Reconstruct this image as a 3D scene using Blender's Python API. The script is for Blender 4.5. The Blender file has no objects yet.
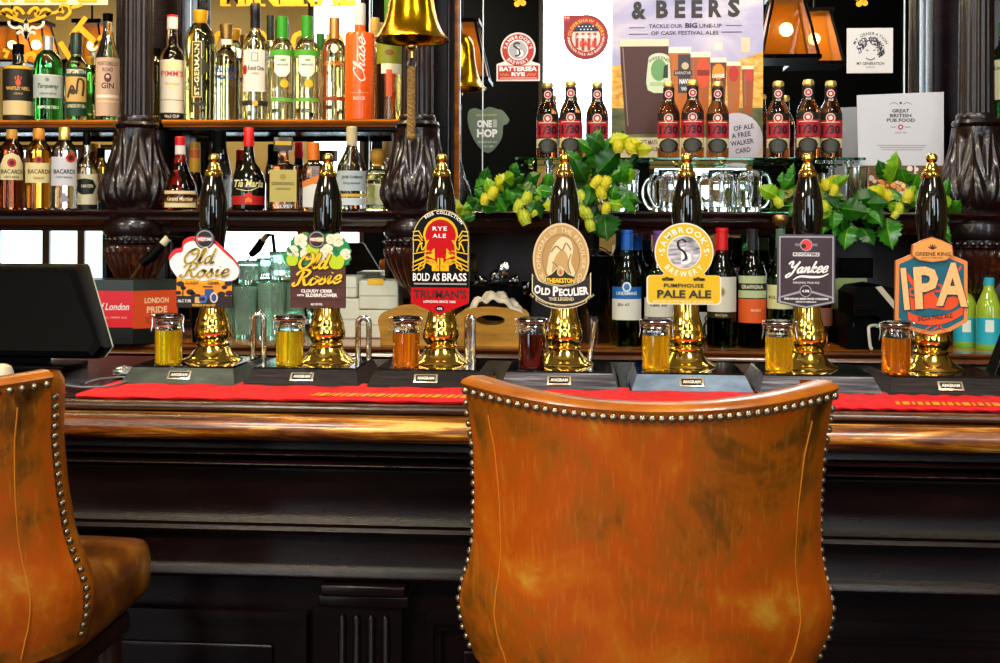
import bpy, bmesh, math, random
from mathutils import Vector, Matrix
random.seed(7)
PI = math.pi
sc = bpy.context.scene
COL = sc.collection
# ------------------------------------------------------------------ camera model
F = 1200.0; HOR = 225.0; TH = math.radians(4.3); RO = math.radians(0.25); CZ = 1.39
CT, ST = math.cos(TH), math.sin(TH); CR, SR = math.cos(RO), math.sin(RO)
def _ab(px, py):
    u, v = px-500.0, HOR-py
    return u*CR - v*SR, u*SR + v*CR
def mpp(px, Y, py=225):
    a, b = _ab(px, py); return Y/(CT*F + ST*a)
def at(px, py, Y):
    a, b = _ab(px, py); dx = -ST*F + CT*a; dy = CT*F + ST*a
    return Vector((Y*dx/dy, Y, CZ + b*Y/dy))
def atz(px, py, z):
    a, b = _ab(px, py); t = (z-CZ)/b
    return Vector(((-ST*F+CT*a)*t, (CT*F+ST*a)*t, z))
# ------------------------------------------------------------------ materials
def lin(h):
    if not isinstance(h, str): return tuple(h)[:3]
    h = h.lstrip('#'); o = []
    for i in (0, 2, 4):
        c = int(h[i:i+2], 16)/255.0
        o.append(c/12.92 if c <= .04045 else ((c+.055)/1.055)**2.4)
    return tuple(o)
_MC = {}
def mat(name, color='#808080', rough=.5, metal=0, trans=0, ior=1.45, coat=0, emis=0, spec=.5, alpha=1):
    if name in _MC: return _MC[name]
    m = bpy.data.materials.new(name); m.use_nodes = True
    b = m.node_tree.nodes['Principled BSDF']; c = lin(color)
    b.inputs['Base Color'].default_value = (*c, 1); b.inputs['Roughness'].default_value = rough
    b.inputs['Metallic'].default_value = metal; b.inputs['Transmission Weight'].default_value = trans
    b.inputs['IOR'].default_value = ior; b.inputs['Coat Weight'].default_value = coat
    b.inputs['Coat Roughness'].default_value = .08
    b.inputs['Specular IOR Level'].default_value = spec; b.inputs['Alpha'].default_value = alpha
    if emis:
        b.inputs['Emission Color'].default_value = (*c, 1); b.inputs['Emission Strength'].default_value = emis
    _MC[name] = m; return m
def pm(h, rough=.45):                       # printed paper / paint
    return mat('print_%s_%d' % (h.lstrip('#'), int(rough*100)), h, rough)
def noise_mat(name, stops, scale=(4, 4, 4), detail=6, rough=.4, distort=0, coat=0, bump=0, metal=0, bscale=40, spec=.5, nrough=.6):
    if name in _MC: return _MC[name]
    m = mat(name, '#808080', rough, metal, coat=coat, spec=spec); nt = m.node_tree; n = nt.nodes; b = n['Principled BSDF']
    tc = n.new('ShaderNodeTexCoord'); mp = n.new('ShaderNodeMapping'); mp.inputs['Scale'].default_value = scale
    nz = n.new('ShaderNodeTexNoise'); nz.inputs['Detail'].default_value = detail; nz.inputs['Scale'].default_value = 1
    nz.inputs['Roughness'].default_value = nrough; nz.inputs['Distortion'].default_value = distort
    cr = n.new('ShaderNodeValToRGB'); e = cr.color_ramp.elements
    while len(e) > 1: e.remove(e[-1])
    e[0].position, e[0].color = stops[0][0], (*lin(stops[0][1]), 1)
    for p, c in stops[1:]:
        k = e.new(p); k.color = (*lin(c), 1)
    L = nt.links.new
    L(tc.outputs['Object'], mp.inputs['Vector']); L(mp.outputs['Vector'], nz.inputs['Vector'])
    L(nz.outputs['Fac'], cr.inputs['Fac']); L(cr.outputs['Color'], b.inputs['Base Color'])
    if bump:
        n2 = n.new('ShaderNodeTexNoise'); n2.inputs['Scale'].default_value = bscale; n2.inputs['Detail'].default_value = 5
        L(mp.outputs['Vector'], n2.inputs['Vector'])
        bp = n.new('ShaderNodeBump'); bp.inputs['Strength'].default_value = bump; bp.inputs['Distance'].default_value = .004
        L(n2.outputs['Fac'], bp.inputs['Height']); L(bp.outputs['Normal'], b.inputs['Normal'])
    return m
def glass(name, color, rough=.0, ior=1.42):
    return mat(name, color, rough, 0, 1.0, ior)
BRASS = mat('polished_brass', (.98, .70, .15), .12, 1)
GILT = mat('gilt', '#e0a818', .35, .35)
BELLM = noise_mat('aged_brass', [(.3, '#a87808'), (.55, '#d8a410'), (.8, '#e8b818')], (9, 9, 9), rough=.2, metal=1)
CHROME = mat('steel', (.75, .75, .76), .15, 1)
BLACKG = mat('black_gloss', '#060607', .05, coat=1)
BLACKM = mat('black_plastic', '#030304', .45, spec=.05)
RUBBER = mat('rubber', '#0b0b0b', .6)
WOOD = noise_mat('dark_mahogany', [(.3, '#080304'), (.55, '#120708'), (.75, '#200d0f')], (3, 12, 12), rough=.24, coat=0, bump=.10, spec=.2)
WOODC = noise_mat('carved_mahogany', [(.3, '#0c0506'), (.6, '#1c0d0e'), (.8, '#38201c')], (14, 14, 14), rough=.26, coat=.4, bump=.1)
WOODP = noise_mat('panel_mahogany', [(.3, '#1c0d10'), (.6, '#2a1518'), (.8, '#3a2022')], (4, 10, 10), rough=.33, coat=.2, bump=.08)
WOODE = noise_mat('shelf_edge_wood', [(.3, '#6a3208'), (.55, '#a85c10'), (.75, '#d88a1c')], (3, 20, 20), rough=.25, coat=.5)
WOODB = noise_mat('pump_base_wood', [(.25, '#0a0606'), (.5, '#1a1110'), (.75, '#34241f')], (10, 60, 60), rough=.32, coat=.3, distort=.8, bump=.15, bscale=3)
WOODG = noise_mat('grey_grain_reflection', [(.3, '#1c1a1e'), (.5, '#4c4a50'), (.7, '#8a8a94')], (6, 90, 90), rough=.4, coat=.3, distort=1.4, bump=.2, bscale=2)  # grey over the grain is mostly sky reflection painted in
BLUEB = noise_mat('blue_reflection_base', [(.3, '#566678'), (.6, '#7b90a6'), (.8, '#94a8ba')], (14, 30, 30), rough=.3, coat=.4)  # blue-grey is sky reflection on dark wood, put into the colour
GREENB = noise_mat('green_reflection_base', [(.3, '#2c302a'), (.6, '#4c5348'), (.8, '#6a7264')], (14, 30, 30), rough=.35, coat=.4)  # greenish grey paints a reflection on the dark base
LWOOD = noise_mat('pale_wood', [(.3, '#8a6018'), (.6, '#b88428'), (.8, '#d8a640')], (8, 8, 40), rough=.45)
RAIL = noise_mat('worn_rail', [(.34, '#2a0e04'), (.44, '#5a2606'), (.51, '#8a4c0a'), (.555, '#b87414'), (.60, '#e4b050')], (3, 34, 34), rough=.22, coat=.5, bump=.2, distort=.6, detail=9, nrough=.68)
RAILD = noise_mat('rail_brown', [(.34, '#1c0c06'), (.52, '#40200c'), (.6, '#6a3810'), (.66, '#b88030')], (2, 30, 30), rough=.25, coat=.5, bump=.2, detail=9, nrough=.65)
SCUFF = noise_mat('scuffed_mahogany', [(.35, '#080304'), (.6, '#180a0b'), (.73, '#260e10'), (.79, '#6a4034')], (4, 22, 22), rough=.24, coat=0, bump=.12, detail=9, nrough=.66, spec=.2)
MIRROR = mat('mirror_silver', (.93, .95, .95), .0, 1)
RED = noise_mat('red_towel', [(.35, '#c80810'), (.6, '#e8141c'), (.8, '#f82c30')], (60, 60, 60), rough=.7, bump=.3)
PAPER = pm('#e8e6ea'); WHITE = pm('#f4f2f0'); BLACK = pm('#0a0809')
CREAM = pm('#e6ddc0')
# ------------------------------------------------------------------ mesh builder
class MB:
    def __init__(s): s.v = []; s.f = []; s.mi = []; s.ms = []
    def m(s, mt):
        if mt not in s.ms: s.ms.append(mt)
        return s.ms.index(mt)
    def add(s, vs, fs, mt, xf=None):
        o = len(s.v); k = s.m(mt)
        for p in vs:
            p = Vector(p); s.v.append(tuple(xf @ p) if xf is not None else tuple(p))
        for f in fs: s.f.append([i+o for i in f]); s.mi.append(k)
        return s
    def grid(s, rows, mt, close_u=False, close_v=False, xf=None):
        n = len(rows[0]); r = len(rows); vs = [p for row in rows for p in row]; fs = []
        for i in range(r if close_v else r-1):
            for j in range(n if close_u else n-1):
                a = i*n+j; b = i*n+(j+1) % n; c = ((i+1) % r)*n+(j+1) % n; d = ((i+1) % r)*n+j
                fs.append([a, b, c, d])
        return s.add(vs, fs, mt, xf)
    def lathe(s, prof, mt, n=28, c=(0, 0, 0), fn=None, sy=1.0, p=None, xf=None, cap=True):
        """prof: (r,z) bottom to top."""
        rows = []
        for (r, z) in prof:
            row = []
            for j in range(n):
                a = 2*PI*j/n + (PI/4 if False else 0); ca, sa = math.cos(a), math.sin(a)
                k = 1.0
                if p: k = 1/((abs(ca)**p+abs(sa)**p)**(1/p))
                rr = max(r, 1e-5)*k
                if fn: rr = fn(rr, a, z)
                row.append((c[0]+rr*ca, c[1]+rr*sa*sy, c[2]+z))
            rows.append(row)
        s.grid(rows, mt, close_u=True, xf=xf)
        if cap:
            for idx, rev in ((0, True), (-1, False)):
                if prof[idx][0] > 2e-4:
                    s.add(rows[idx][::-1] if rev else rows[idx], [list(range(n))], mt, xf)
        return s
    def box(s, x0, x1, y0, y1, z0, z1, mt, bev=0, xf=None):
        if bev <= 0:
            vs = [(x, y, z) for z in (z0, z1) for y in (y0, y1) for x in (x0, x1)]
            return s.add(vs, [[0, 2, 3, 1], [4, 5, 7, 6], [0, 1, 5, 4], [2, 6, 7, 3], [0, 4, 6, 2], [1, 3, 7, 5]], mt, xf)
        bm = bmesh.new(); bmesh.ops.create_cube(bm, size=1)
        for v in bm.verts: v.co = Vector(((x0+x1)/2+v.co.x*(x1-x0), (y0+y1)/2+v.co.y*(y1-y0), (z0+z1)/2+v.co.z*(z1-z0)))
        bmesh.ops.bevel(bm, geom=bm.edges[:], offset=bev, segments=3, profile=.5, affect='EDGES')
        bm.verts.index_update()
        s.add([v.co.copy() for v in bm.verts], [[v.index for v in f.verts] for f in bm.faces], mt, xf); bm.free(); return s
    def prism(s, pts, y0, y1, mt, side=None, xf=None):
        """outline pts (x,z), front at y0, back at y1"""
        n = len(pts)
        s.add([(x, y0, z) for x, z in pts], [list(range(n))], mt, xf)
        s.add([(x, y1, z) for x, z in pts], [list(range(n))[::-1]], mt, xf)
        vs = [(x, y0, z) for x, z in pts]+[(x, y1, z) for x, z in pts]
        return s.add(vs, [[i, (i+1) % n, n+(i+1) % n, n+i] for i in range(n)], side or mt, xf)
    def extrude_x(s, prof, x0, x1, mt, close=True, xf=None):
        """prof (y,z) extruded along x"""
        n = len(prof); vs = [(x0, y, z) for y, z in prof]+[(x1, y, z) for y, z in prof]
        fs = [[i, (i+1) % n, n+(i+1) % n, n+i] for i in range(n if close else n-1)]
        if close: fs += [list(range(n))[::-1], [n+i for i in range(n)]]
        return s.add(vs, fs, mt, xf)
    def tube(s, pts, r, mt, n=8, closed=False, xf=None, caps=True):
        pts = [Vector(p) for p in pts]; rows = []; N = len(pts); up = Vector((0, 0, 1)); prev = None
        for i, p in enumerate(pts):
            if closed: t = pts[(i+1) % N]-pts[i-1]
            else: t = pts[min(i+1, N-1)]-pts[max(i-1, 0)]
            t.normalize()
            if prev is None:
                a = t.cross(up)
                if a.length < .05: a = t.cross(Vector((1, 0, 0)))
            else: a = prev - t*prev.dot(t)
            a.normalize(); prev = a; b = t.cross(a)
            rr = r[i] if isinstance(r, (list, tuple)) else r
            rows.append([p+a*(rr*math.cos(2*PI*j/n))+b*(rr*math.sin(2*PI*j/n)) for j in range(n)])
        s.grid(rows, mt, close_u=True, close_v=closed, xf=xf)
        if not closed and caps:
            s.add(rows[0][::-1], [list(range(n))], mt, xf); s.add(rows[-1], [list(range(n))], mt, xf)
        return s
    def ball(s, c, r, mt, n=12, sz=1, xf=None):
        prof = [(r*math.cos(t), r*sz*math.sin(t)) for t in [(-.5+i/(n//2+2))*PI for i in range(n//2+3)]]
        return s.lathe(prof, mt, n, c, xf=xf, cap=False)
    def build(s, name, parent=None, loc=(0, 0, 0), rot=(0, 0, 0), smooth=True, ang=38, label=None, sub=0):
        me = bpy.data.meshes.new(name); me.from_pydata(s.v, [], s.f)
        for mt in s.ms: me.materials.append(mt)
        me.polygons.foreach_set('material_index', s.mi)
        if smooth:
            me.polygons.foreach_set('use_smooth', [True]*len(me.polygons)); me.set_sharp_from_angle(angle=math.radians(ang))
        me.update()
        o = bpy.data.objects.new(name, me); COL.objects.link(o); o.location = loc; o.rotation_euler = rot
        if parent is not None: o.parent = parent
        if label: o['label'] = label
        if sub:
            md = o.modifiers.new('s', 'SUBSURF'); md.levels = md.render_levels = sub
        return o
def thing(name, label, cat, loc=(0, 0, 0), rz=0, group=None):
    o = bpy.data.objects.new(name, None); COL.objects.link(o); o.location = loc; o.rotation_euler = (0, 0, rz)
    o.empty_display_size = .05; o['label'] = label; o['category'] = cat
    if group: o['group'] = group
    return o
def tag(o, label, cat, group=None):
    o['label'] = label; o['category'] = cat
    if group: o['group'] = group
    return o
def struct(o):
    o['kind'] = 'structure'; return o
def face(x, y): return -math.atan2(x, y)
# ------------------------------------------------------------------ lettering
_TC = {}
def tmesh(s, bold=0.0, ls=1.0):
    k = (s, bold, ls)
    if k in _TC: return _TC[k]
    cu = bpy.data.curves.new('t', 'FONT'); cu.body = s; cu.size = 1; cu.offset = bold; cu.resolution_u = 2; cu.space_character = ls; cu.fill_mode = 'FRONT'
    ob = bpy.data.objects.new('t', cu); COL.objects.link(ob)
    dg = bpy.context.evaluated_depsgraph_get(); ev = ob.evaluated_get(dg); me = ev.to_mesh()
    vs = [(v.co.x, v.co.y) for v in me.vertices]; fs = [list(p.vertices) for p in me.polygons]
    ev.to_mesh_clear(); bpy.data.objects.remove(ob); bpy.data.curves.remove(cu)
    _TC[k] = (vs, fs); return _TC[k]
def smooth(pts, n=5, closed=False):
    out = []; N = len(pts)
    for i in range(N if closed else N-1):
        g = lambda k: pts[k % N] if closed else pts[max(0, min(N-1, k))]
        p0, p1, p2, p3 = g(i-1), g(i), g(i+1), g(i+2)
        for j in range(n):
            t = j/n
            out.append(tuple(.5*((2*b)+(-a+c)*t+(2*a-5*b+4*c-d)*t*t+(-a+3*b-3*c+d)*t**3) for a, b, c, d in zip(p0, p1, p2, p3)))
    if not closed: out.append(tuple(pts[-1]))
    return out
def ell(cx, cy, rx, ry=None, n=28, a0=0, a1=360):
    ry = rx if ry is None else ry
    full = abs(a1-a0) >= 360
    return [(cx+rx*math.cos(math.radians(a0+(a1-a0)*i/(n if full else n-1))), cy+ry*math.sin(math.radians(a0+(a1-a0)*i/(n if full else n-1)))) for i in range(n)]
SCRIPT = {
 'O': (.78, [[(.5, 1), (.2, .8), (.05, .4), (.2, .03), (.45, .05), (.68, .4), (.65, .85), (.45, 1), (.3, .8), (.42, .62), (.6, .7)]]),
 'l': (.3, [[(.0, .12), (.16, .5), (.22, .9), (.14, 1), (.08, .8), (.07, .2), (.16, .02), (.32, .15)]]),
 'd': (.5, [[(.36, .42), (.2, .5), (.04, .28), (.1, .03), (.25, .06), (.37, .4)], [(.42, 1.02), (.37, .4), (.36, .1), (.45, .02), (.55, .15)]]),
 'R': (.75, [[(.3, .92), (.25, .5), (.2, .1), (.05, 0), (-.05, .12), (.03, .22)], [(-.02, .7), (.1, .93), (.4, 1.02), (.62, .85), (.5, .58), (.28, .5), (.42, .38), (.55, .06), (.7, .02), (.8, .15)]]),
 'o': (.45, [[(.22, .5), (.05, .32), (.07, .06), (.22, 0), (.37, .18), (.34, .44), (.22, .5), (.3, .38), (.46, .42)]]),
 's': (.4, [[(.0, .1), (.2, .52), (.2, .4), (.33, .18), (.2, 0), (.02, .06)]]),
 'i': (.3, [[(.0, .3), (.1, .5), (.08, .12), (.16, .02), (.3, .15)], [(.13, .68), (.14, .73)]]),
 'e': (.4, [[(.02, .2), (.3, .3), (.28, .48), (.14, .5), (.03, .22), (.12, .01), (.26, .02), (.4, .16)]]),
 'Y': (.7, [[(-.12, .78), (.0, 1), (.15, .95), (.16, .6), (.3, .5), (.5, .68), (.66, 1)], [(.66, 1), (.5, .45), (.36, -.1), (.12, -.35), (.0, -.2), (.25, .05)]]),
 'a': (.47, [[(.34, .42), (.2, .5), (.04, .28), (.1, .03), (.25, .08), (.36, .48)], [(.36, .48), (.33, .12), (.4, .02), (.5, .15)]]),
 'n': (.5, [[(.0, .4), (.1, .5), (.08, .0)], [(.08, .2), (.25, .48), (.34, .42), (.32, .12), (.4, .02), (.52, .15)]]),
 'k': (.46, [[(.18, .98), (.1, .5), (.05, 0)], [(.1, .25), (.28, .5), (.34, .38), (.12, .26), (.3, .02), (.46, .12)]]),
 'C': (.6, [[(.55, .8), (.5, 1), (.25, .9), (.04, .4), (.2, .02), (.42, .06), (.6, .2)]]),
 'h': (.48, [[(.0, .1), (.2, .7), (.22, 1), (.12, .9), (.06, 0)], [(.06, .2), (.24, .48), (.34, .4), (.3, .1), (.4, .02), (.5, .15)]]),
 'u': (.5, [[(.05, .48), (.05, .12), (.16, .0), (.34, .3), (.36, .48)], [(.36, .48), (.34, .1), (.42, .02), (.52, .15)]]),
}
class Cv:
    """Drawing in photo pixels (u right, v down) mapped to a surface by fn(u,v,layer)."""
    def __init__(s, mb, fn, curved=False): s.mb = mb; s.fn = fn; s.cur = curved
    def poly(s, pts, mt, l=1):
        if s.cur:                                        # bend column by column round the bottle
            us = [p[0] for p in pts]; a, b = min(us), max(us); N = 12; N_ = len(pts); top = []; bot = []
            for k in range(N+1):
                u = a+(b-a)*min(max(k/N, .004), .996); hit = []
                for i in range(N_):
                    (x0, y0), (x1, y1) = pts[i], pts[(i+1) % N_]
                    if (x0-u)*(x1-u) <= 0 and x0 != x1: hit.append(y0+(y1-y0)*(u-x0)/(x1-x0))
                if len(hit) < 2: hit = hit*2 if hit else [pts[0][1]]*2
                top.append(s.fn(u, min(hit), l)); bot.append(s.fn(u, max(hit), l))
            s.mb.grid([top, bot], mt); return
        s.mb.add([s.fn(u, v, l) for u, v in pts], [list(range(len(pts)))[::-1]], mt)
    def rect(s, u0, v0, u1, v1, mt, l=1, n=None):
        n = n or (14 if s.cur else 1); rows = []
        for v in (v0, v1):
            row = []
            for i in range(n+1):
                t = i/n
                if s.cur: t = .5-.5*math.cos(PI*t) if (u1-u0) > 6 else t
                row.append(s.fn(u0+(u1-u0)*t, v, l))
            rows.append(row)
        s.mb.grid(rows, mt)
    def disc(s, u, v, r, mt, l=1, ry=None, n=24): s.poly(ell(u, v, r, ry, n), mt, l)
    def ring(s, u, v, r0, r1, mt, l=1, n=36, k=1.0):
        a = ell(u, v, r0, r0*k, n); b = ell(u, v, r1, r1*k, n)
        s.mb.grid([[s.fn(*p, l) for p in a], [s.fn(*p, l) for p in b]], mt, close_u=True)
    def line(s, pts, w, mt, l=1, closed=False, pen=None):
        """ribbon; pen = angle for calligraphic width"""
        N = len(pts); L = []; R = []
        for i in range(N):
            p = pts[i]; a = pts[(i-1) % N] if closed or i else pts[0]; b = pts[(i+1) % N] if closed or i < N-1 else pts[-1]
            tx, ty = b[0]-a[0], b[1]-a[1]; d = math.hypot(tx, ty) or 1; tx /= d; ty /= d
            ww = w if not isinstance(w, (list, tuple)) else w[i]
            if pen is not None: ww = w*(.55+.6*abs(math.sin(math.atan2(-ty, tx)-pen)))
            L.append((p[0]-ty*ww/2, p[1]+tx*ww/2)); R.append((p[0]+ty*ww/2, p[1]-tx*ww/2))
        s.mb.grid([[s.fn(*p, l) for p in L], [s.fn(*p, l) for p in R]], mt, close_u=closed)
    def text(s, t, u0, v0, u1, v1, mt, l=1, bold=.012, ls=1.0, slant=0, rot=0):
        vs, fs = tmesh(t, bold, ls)
        if not vs: return
        xs = [p[0]+slant*p[1] for p in vs]; ys = [p[1] for p in vs]
        x0, x1, y0, y1 = min(xs), max(xs), min(ys), max(ys)
        cu, cv = (u0+u1)/2, (v0+v1)/2; cr, sr = math.cos(rot), math.sin(rot); out = []
        for x, y in zip(xs, ys):
            U = ((x-x0)/(x1-x0)-.5)*(u1-u0); V = -((y-y0)/(y1-y0)-.5)*(v1-v0)
            out.append(s.fn(cu+U*cr-V*sr, cv+U*sr+V*cr, l))
        s.mb.add(out, fs, mt)
    def arc(s, t, cu, cv, R, h, mt, l=1, mid=0, bottom=False, gap=.12, bold=.012, ry=None, wmul=1.0):
        k = (ry or R)/R; ms = []
        for ch in t:
            if ch == ' ': ms.append((None, .35)); continue
            vs, fs = tmesh(ch, bold); xs = [p[0] for p in vs]; ms.append(((vs, fs, min(xs)), max(xs)-min(xs)))
        H = .73; sc_ = h/H; tot = sum((w*wmul+gap)*sc_ for _, w in ms)-gap*sc_; a = -tot/2/R
        for g, w in ms:
            c = a+w*wmul*sc_/2/R; a += (w*wmul+gap)*sc_/R
            if g is None: continue
            vs, fs, x0 = g; th = math.radians(mid)+c; out = []
            for x, y in vs:
                X = (x-x0-w/2)*sc_*wmul; Y = y*sc_
                if not bottom:
                    rr = R+Y; q = th+X/R; out.append(s.fn(cu+rr*math.sin(q), cv-rr*k*math.cos(q), l))
                else:
                    rr = R-Y; q = th+X/R; out.append(s.fn(cu+rr*math.sin(q), cv+rr*k*math.cos(q), l))
            s.mb.add(out, fs, mt)
    def script(s, t, u0, v_base, u1, capH, w, mt, l=1, slant=.28, rise=0, outline=None, ow=0):
        adv = 0; segs = []
        for ch in t:
            W, st = SCRIPT[ch]
            for g in st: segs.append([(adv+x+slant*y, y) for x, y in smooth(g, 5)])
            adv += W+.02
        xs = [p[0] for g in segs for p in g]; x0, x1 = min(xs), max(xs)
        for mt_, ww, ll in ([(outline, w+ow, l)] if outline else [])+[(mt, w, l+1)]:
            for k, g in enumerate(segs):
                pts = [(u0+(x-x0)/(x1-x0)*(u1-u0), v_base-y*capH-rise*((x-x0)/(x1-x0))) for x, y in g]
                s.line(pts, ww, mt_, ll+.05*k, pen=math.radians(20))
def flat(cu, cv, m, y0=0.0, eps=.0004):
    return lambda u, v, l: ((u-cu)*m, y0-l*eps, (cv-v)*m)
# ================================================================== room shell
XL, XR, YF, YB, ZC = -7.6, 5.4, -3.5, 4.02, 3.9
FLOORM = noise_mat('floor_boards', [(.3, '#120806'), (.7, '#20100a')], (1, 12, 1), rough=.4)
WALLM = noise_mat('wall_paint', [(.3, '#7a6434'), (.7, '#947a40')], (2, 2, 2), rough=.6)
DARKW = noise_mat('dark_wall_paint', [(.3, '#020304'), (.7, '#05070a')], (2, 2, 2), rough=.5, spec=.05)
CEILM = noise_mat('ceiling_paint', [(.3, '#b8a888'), (.7, '#c8b898')], (2, 2, 2), rough=.8)
struct(MB().box(XL, XR, YF, YB, -.05, 0, FLOORM).build('floor', smooth=False))
struct(MB().box(XL, XR, YF, YB, ZC, ZC+.05, CEILM).build('ceiling', smooth=False))
struct(MB().box(XL, XR, YB, YB+.08, 0, ZC, WALLM).build('wall_back', smooth=False))
struct(MB().box(XL-.08, XL, YF, YB, 0, ZC, WALLM).build('wall_left', smooth=False))
struct(MB().box(XR, XR+.08, YF, YB, 0, ZC, WALLM).build('wall_right', smooth=False))
WIN = [(-6.5, -4.55, .3, 2.15), (-3.85, -2.75, .15, 1.55), (-2.70, -2.15, .15, 3.6), (-.5, .30, 2.15, 3.75), (.55, 1.5, 1.3, 3.75), (3.45, 4.6, .55, 3.55)]  # fifth opening is added, unseen, to keep up the daylight
w = MB(); xs = [XL]+[q for ab in WIN for q in ab[:2]]+[XR]
for i in range(0, len(xs), 2): w.box(xs[i], xs[i+1], YF-.1, YF, 0, ZC, WALLM if xs[i] < -2.3 else DARKW)
for a, b, q0, q1 in WIN:
    w.box(a, b, YF-.1, YF, 0, q0, WALLM); w.box(a, b, YF-.1, YF, q1, ZC, WALLM)
struct(w.build('wall_front', smooth=False))
FRAMEM = noise_mat('window_frame_paint', [(.3, '#20140e'), (.7, '#2c1c14')], (5, 5, 5), rough=.4)
for i, (a, b, q0, q1) in enumerate(WIN):
    f = MB(); e = .05
    f.box(a, a+e, YF-.08, YF-.02, q0, q1, FRAMEM); f.box(b-e, b, YF-.08, YF-.02, q0, q1, FRAMEM)
    f.box(a, b, YF-.08, YF-.02, q0, q0+e, FRAMEM); f.box(a, b, YF-.08, YF-.02, q1-e, q1, FRAMEM)
    for k in ((.12, .3, .36, .62, .8) if b-a > 1.5 else ()): f.box(a+(b-a)*k-.035, a+(b-a)*k+.035, YF-.07, YF-.03, q0, q1, FRAMEM)
    struct(f.build('window_%d' % (i+1), smooth=False))
# ================================================================== bar counter (front)
ZB = 1.10
bar = thing('bar_counter', 'long dark mahogany pub bar counter with worn brown rounded rail', 'bar counter', (0, 1.925, 0))
def bz(y, z): return (y-1.925, z)
BX0, BX1 = -2.6, 2.6
MB().extrude_x([bz(1.93, 1.1), bz(2.56, 1.1), bz(2.56, 1.06), bz(1.93, 1.06)], BX0, BX1, WOOD).build('countertop', bar, smooth=False)
def arcp(cy, cz, ry, rz, a0, a1, n=12): return [bz(cy+ry*math.cos(math.radians(a0+(a1-a0)*i/n)), cz+rz*math.sin(math.radians(a0+(a1-a0)*i/n))) for i in range(n+1)]
MB().extrude_x([bz(1.94, 1.1)]+arcp(1.925, 1.0915, .018, .0085, 90, 270)+[bz(1.94, 1.083)], BX0, BX1, RAILD).build('top_moulding', bar)
MB().extrude_x([bz(1.94, 1.081)]+arcp(1.905, 1.062, .034, .021, 80, 280, 18)+[bz(1.94, 1.04)], BX0, BX1, RAIL).build('rounded_rail', bar, label='worn brown rounded rail with scraped golden patches')
MB().extrude_x([bz(1.97, 1.045), bz(1.93, 1.04), bz(1.927, 1.03)]+arcp(1.925, 1.017, .018, .006, 90, 270, 8)+[bz(1.935, 1.008), bz(1.918, 1.006)]+arcp(1.918, 1.001, .012, .005, 90, 270, 8)+[bz(1.93, .994), bz(1.97, .994)], BX0, BX1, WOOD).build('cornice_moulding', bar)
MB().extrude_x([bz(1.98, .994), bz(1.929, .994), bz(1.921, .9925), bz(1.921, .989), bz(1.94, .987), bz(1.945, .975), bz(1.955, .94), bz(1.953, .91), bz(1.945, .897), bz(1.98, .897)], BX0, BX1, SCUFF).build('frieze', bar)
MB().extrude_x([bz(1.98, .897), bz(1.932, .895), bz(1.928, .889), bz(1.932, .883), bz(1.95, .88), bz(1.953, .83), bz(1.945, .817), bz(1.938, .812), bz(1.942, .806), bz(1.98, .80)], BX0, BX1, SCUFF).build('lower_band', bar)
b = MB(); b.box(BX0, BX1, .055, .09, 0, .81, WOOD)
b.build('front_board', bar, smooth=False)
MB().box(BX0, BX1, .05, .6, .0, 1.06, WOOD).build('carcass', bar, loc=(0, .04, 0), smooth=False)
def panel(x0, x1):
    p = MB(); z0, z1 = .2, .745; e = .03
    for k, (q, y) in enumerate(((0, .035), (.012, .043))):
        pts = [(x0+q, z0+q), (x1-q, z0+q), (x1-q, z1-q), (x0+q, z1-q)]; pin = [(x0+q+.012, z0+q+.012), (x1-q-.012, z0+q+.012), (x1-q-.012, z1-q-.012), (x0+q+.012, z1-q-.012)]
        vs = [(a, y, c) for a, c in pts]+[(a, y, c) for a, c in pin]+[(a, .056, c) for a, c in pts]+[(a, .056, c) for a, c in pin]
        p.add(vs, [[i, (i+1) % 4, 4+(i+1) % 4, 4+i] for i in range(4)]+[[i, (i+1) % 4, 8+(i+1) % 4, 8+i] for i in range(4)]+[[4+i, 4+(i+1) % 4, 12+(i+1) % 4, 12+i] for i in range(4)], WOOD)
    p.box(x0+.06, x1-.06, .048, .056, z0+.06, z1-.06, WOOD, bev=.004)
    p.build('recessed_panel', bar, smooth=False)
px_c = at(365, 600, 1.95).x
for k in (-2, -1, 0, 1, 2):
    c = px_c+k*.62
    if abs(c) > 2.3: continue
    p = MB(); p.box(c-.062, c+.062, .018, .06, .12, .77, WOOD)
    for q in range(4):
        xx = c-.036+q*.024; p.lathe([(.0075, .16), (.0075, .745), (.002, .752)], WOOD, 10, (xx, .018, 0))
    p.box(c-.075, c+.075, .008, .06, .765, .785, WOOD, bev=.004); p.box(c-.07, c+.07, .0, .06, .785, .803, WOOD, bev=.004); p.box(c-.075, c+.075, .01, .06, 0, .12, WOOD, bev=.004)
    p.build('fluted_pilaster', bar, smooth=True)
    panel(c+.10, c+.52)
# ================================================================== back bar
bb = thing('back_bar_counter', 'dark wooden back bar worktop with brown edge carrying wine bottles and glasses', 'counter', (0, 3.41, 0))
BB0, BB1 = -3.4, 2.6; ZK = 1.04
MB().extrude_x([(0.03, ZK), (.53, ZK), (.53, ZK-.04), (.03, ZK-.04)], BB0, BB1, WOODE).build('worktop', bb, smooth=False)
MB().extrude_x([(.03, ZK), (.005, ZK-.002), (0, ZK-.008), (.004, ZK-.014), (.012, ZK-.016), (.006, ZK-.022), (.004, ZK-.03), (.02, ZK-.04), (.03, ZK-.04)], BB0, BB1, noise_mat('counter_edge', [(.3, '#2a1408'), (.55, '#5a2e0c'), (.75, '#9a5a16')], (3, 30, 30), rough=.22, coat=.5)).build('edge_moulding', bb)
MB().box(BB0, BB1, .04, .5, 0, ZK-.04, WOOD).build('cabinet', bb, smooth=False)
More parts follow.
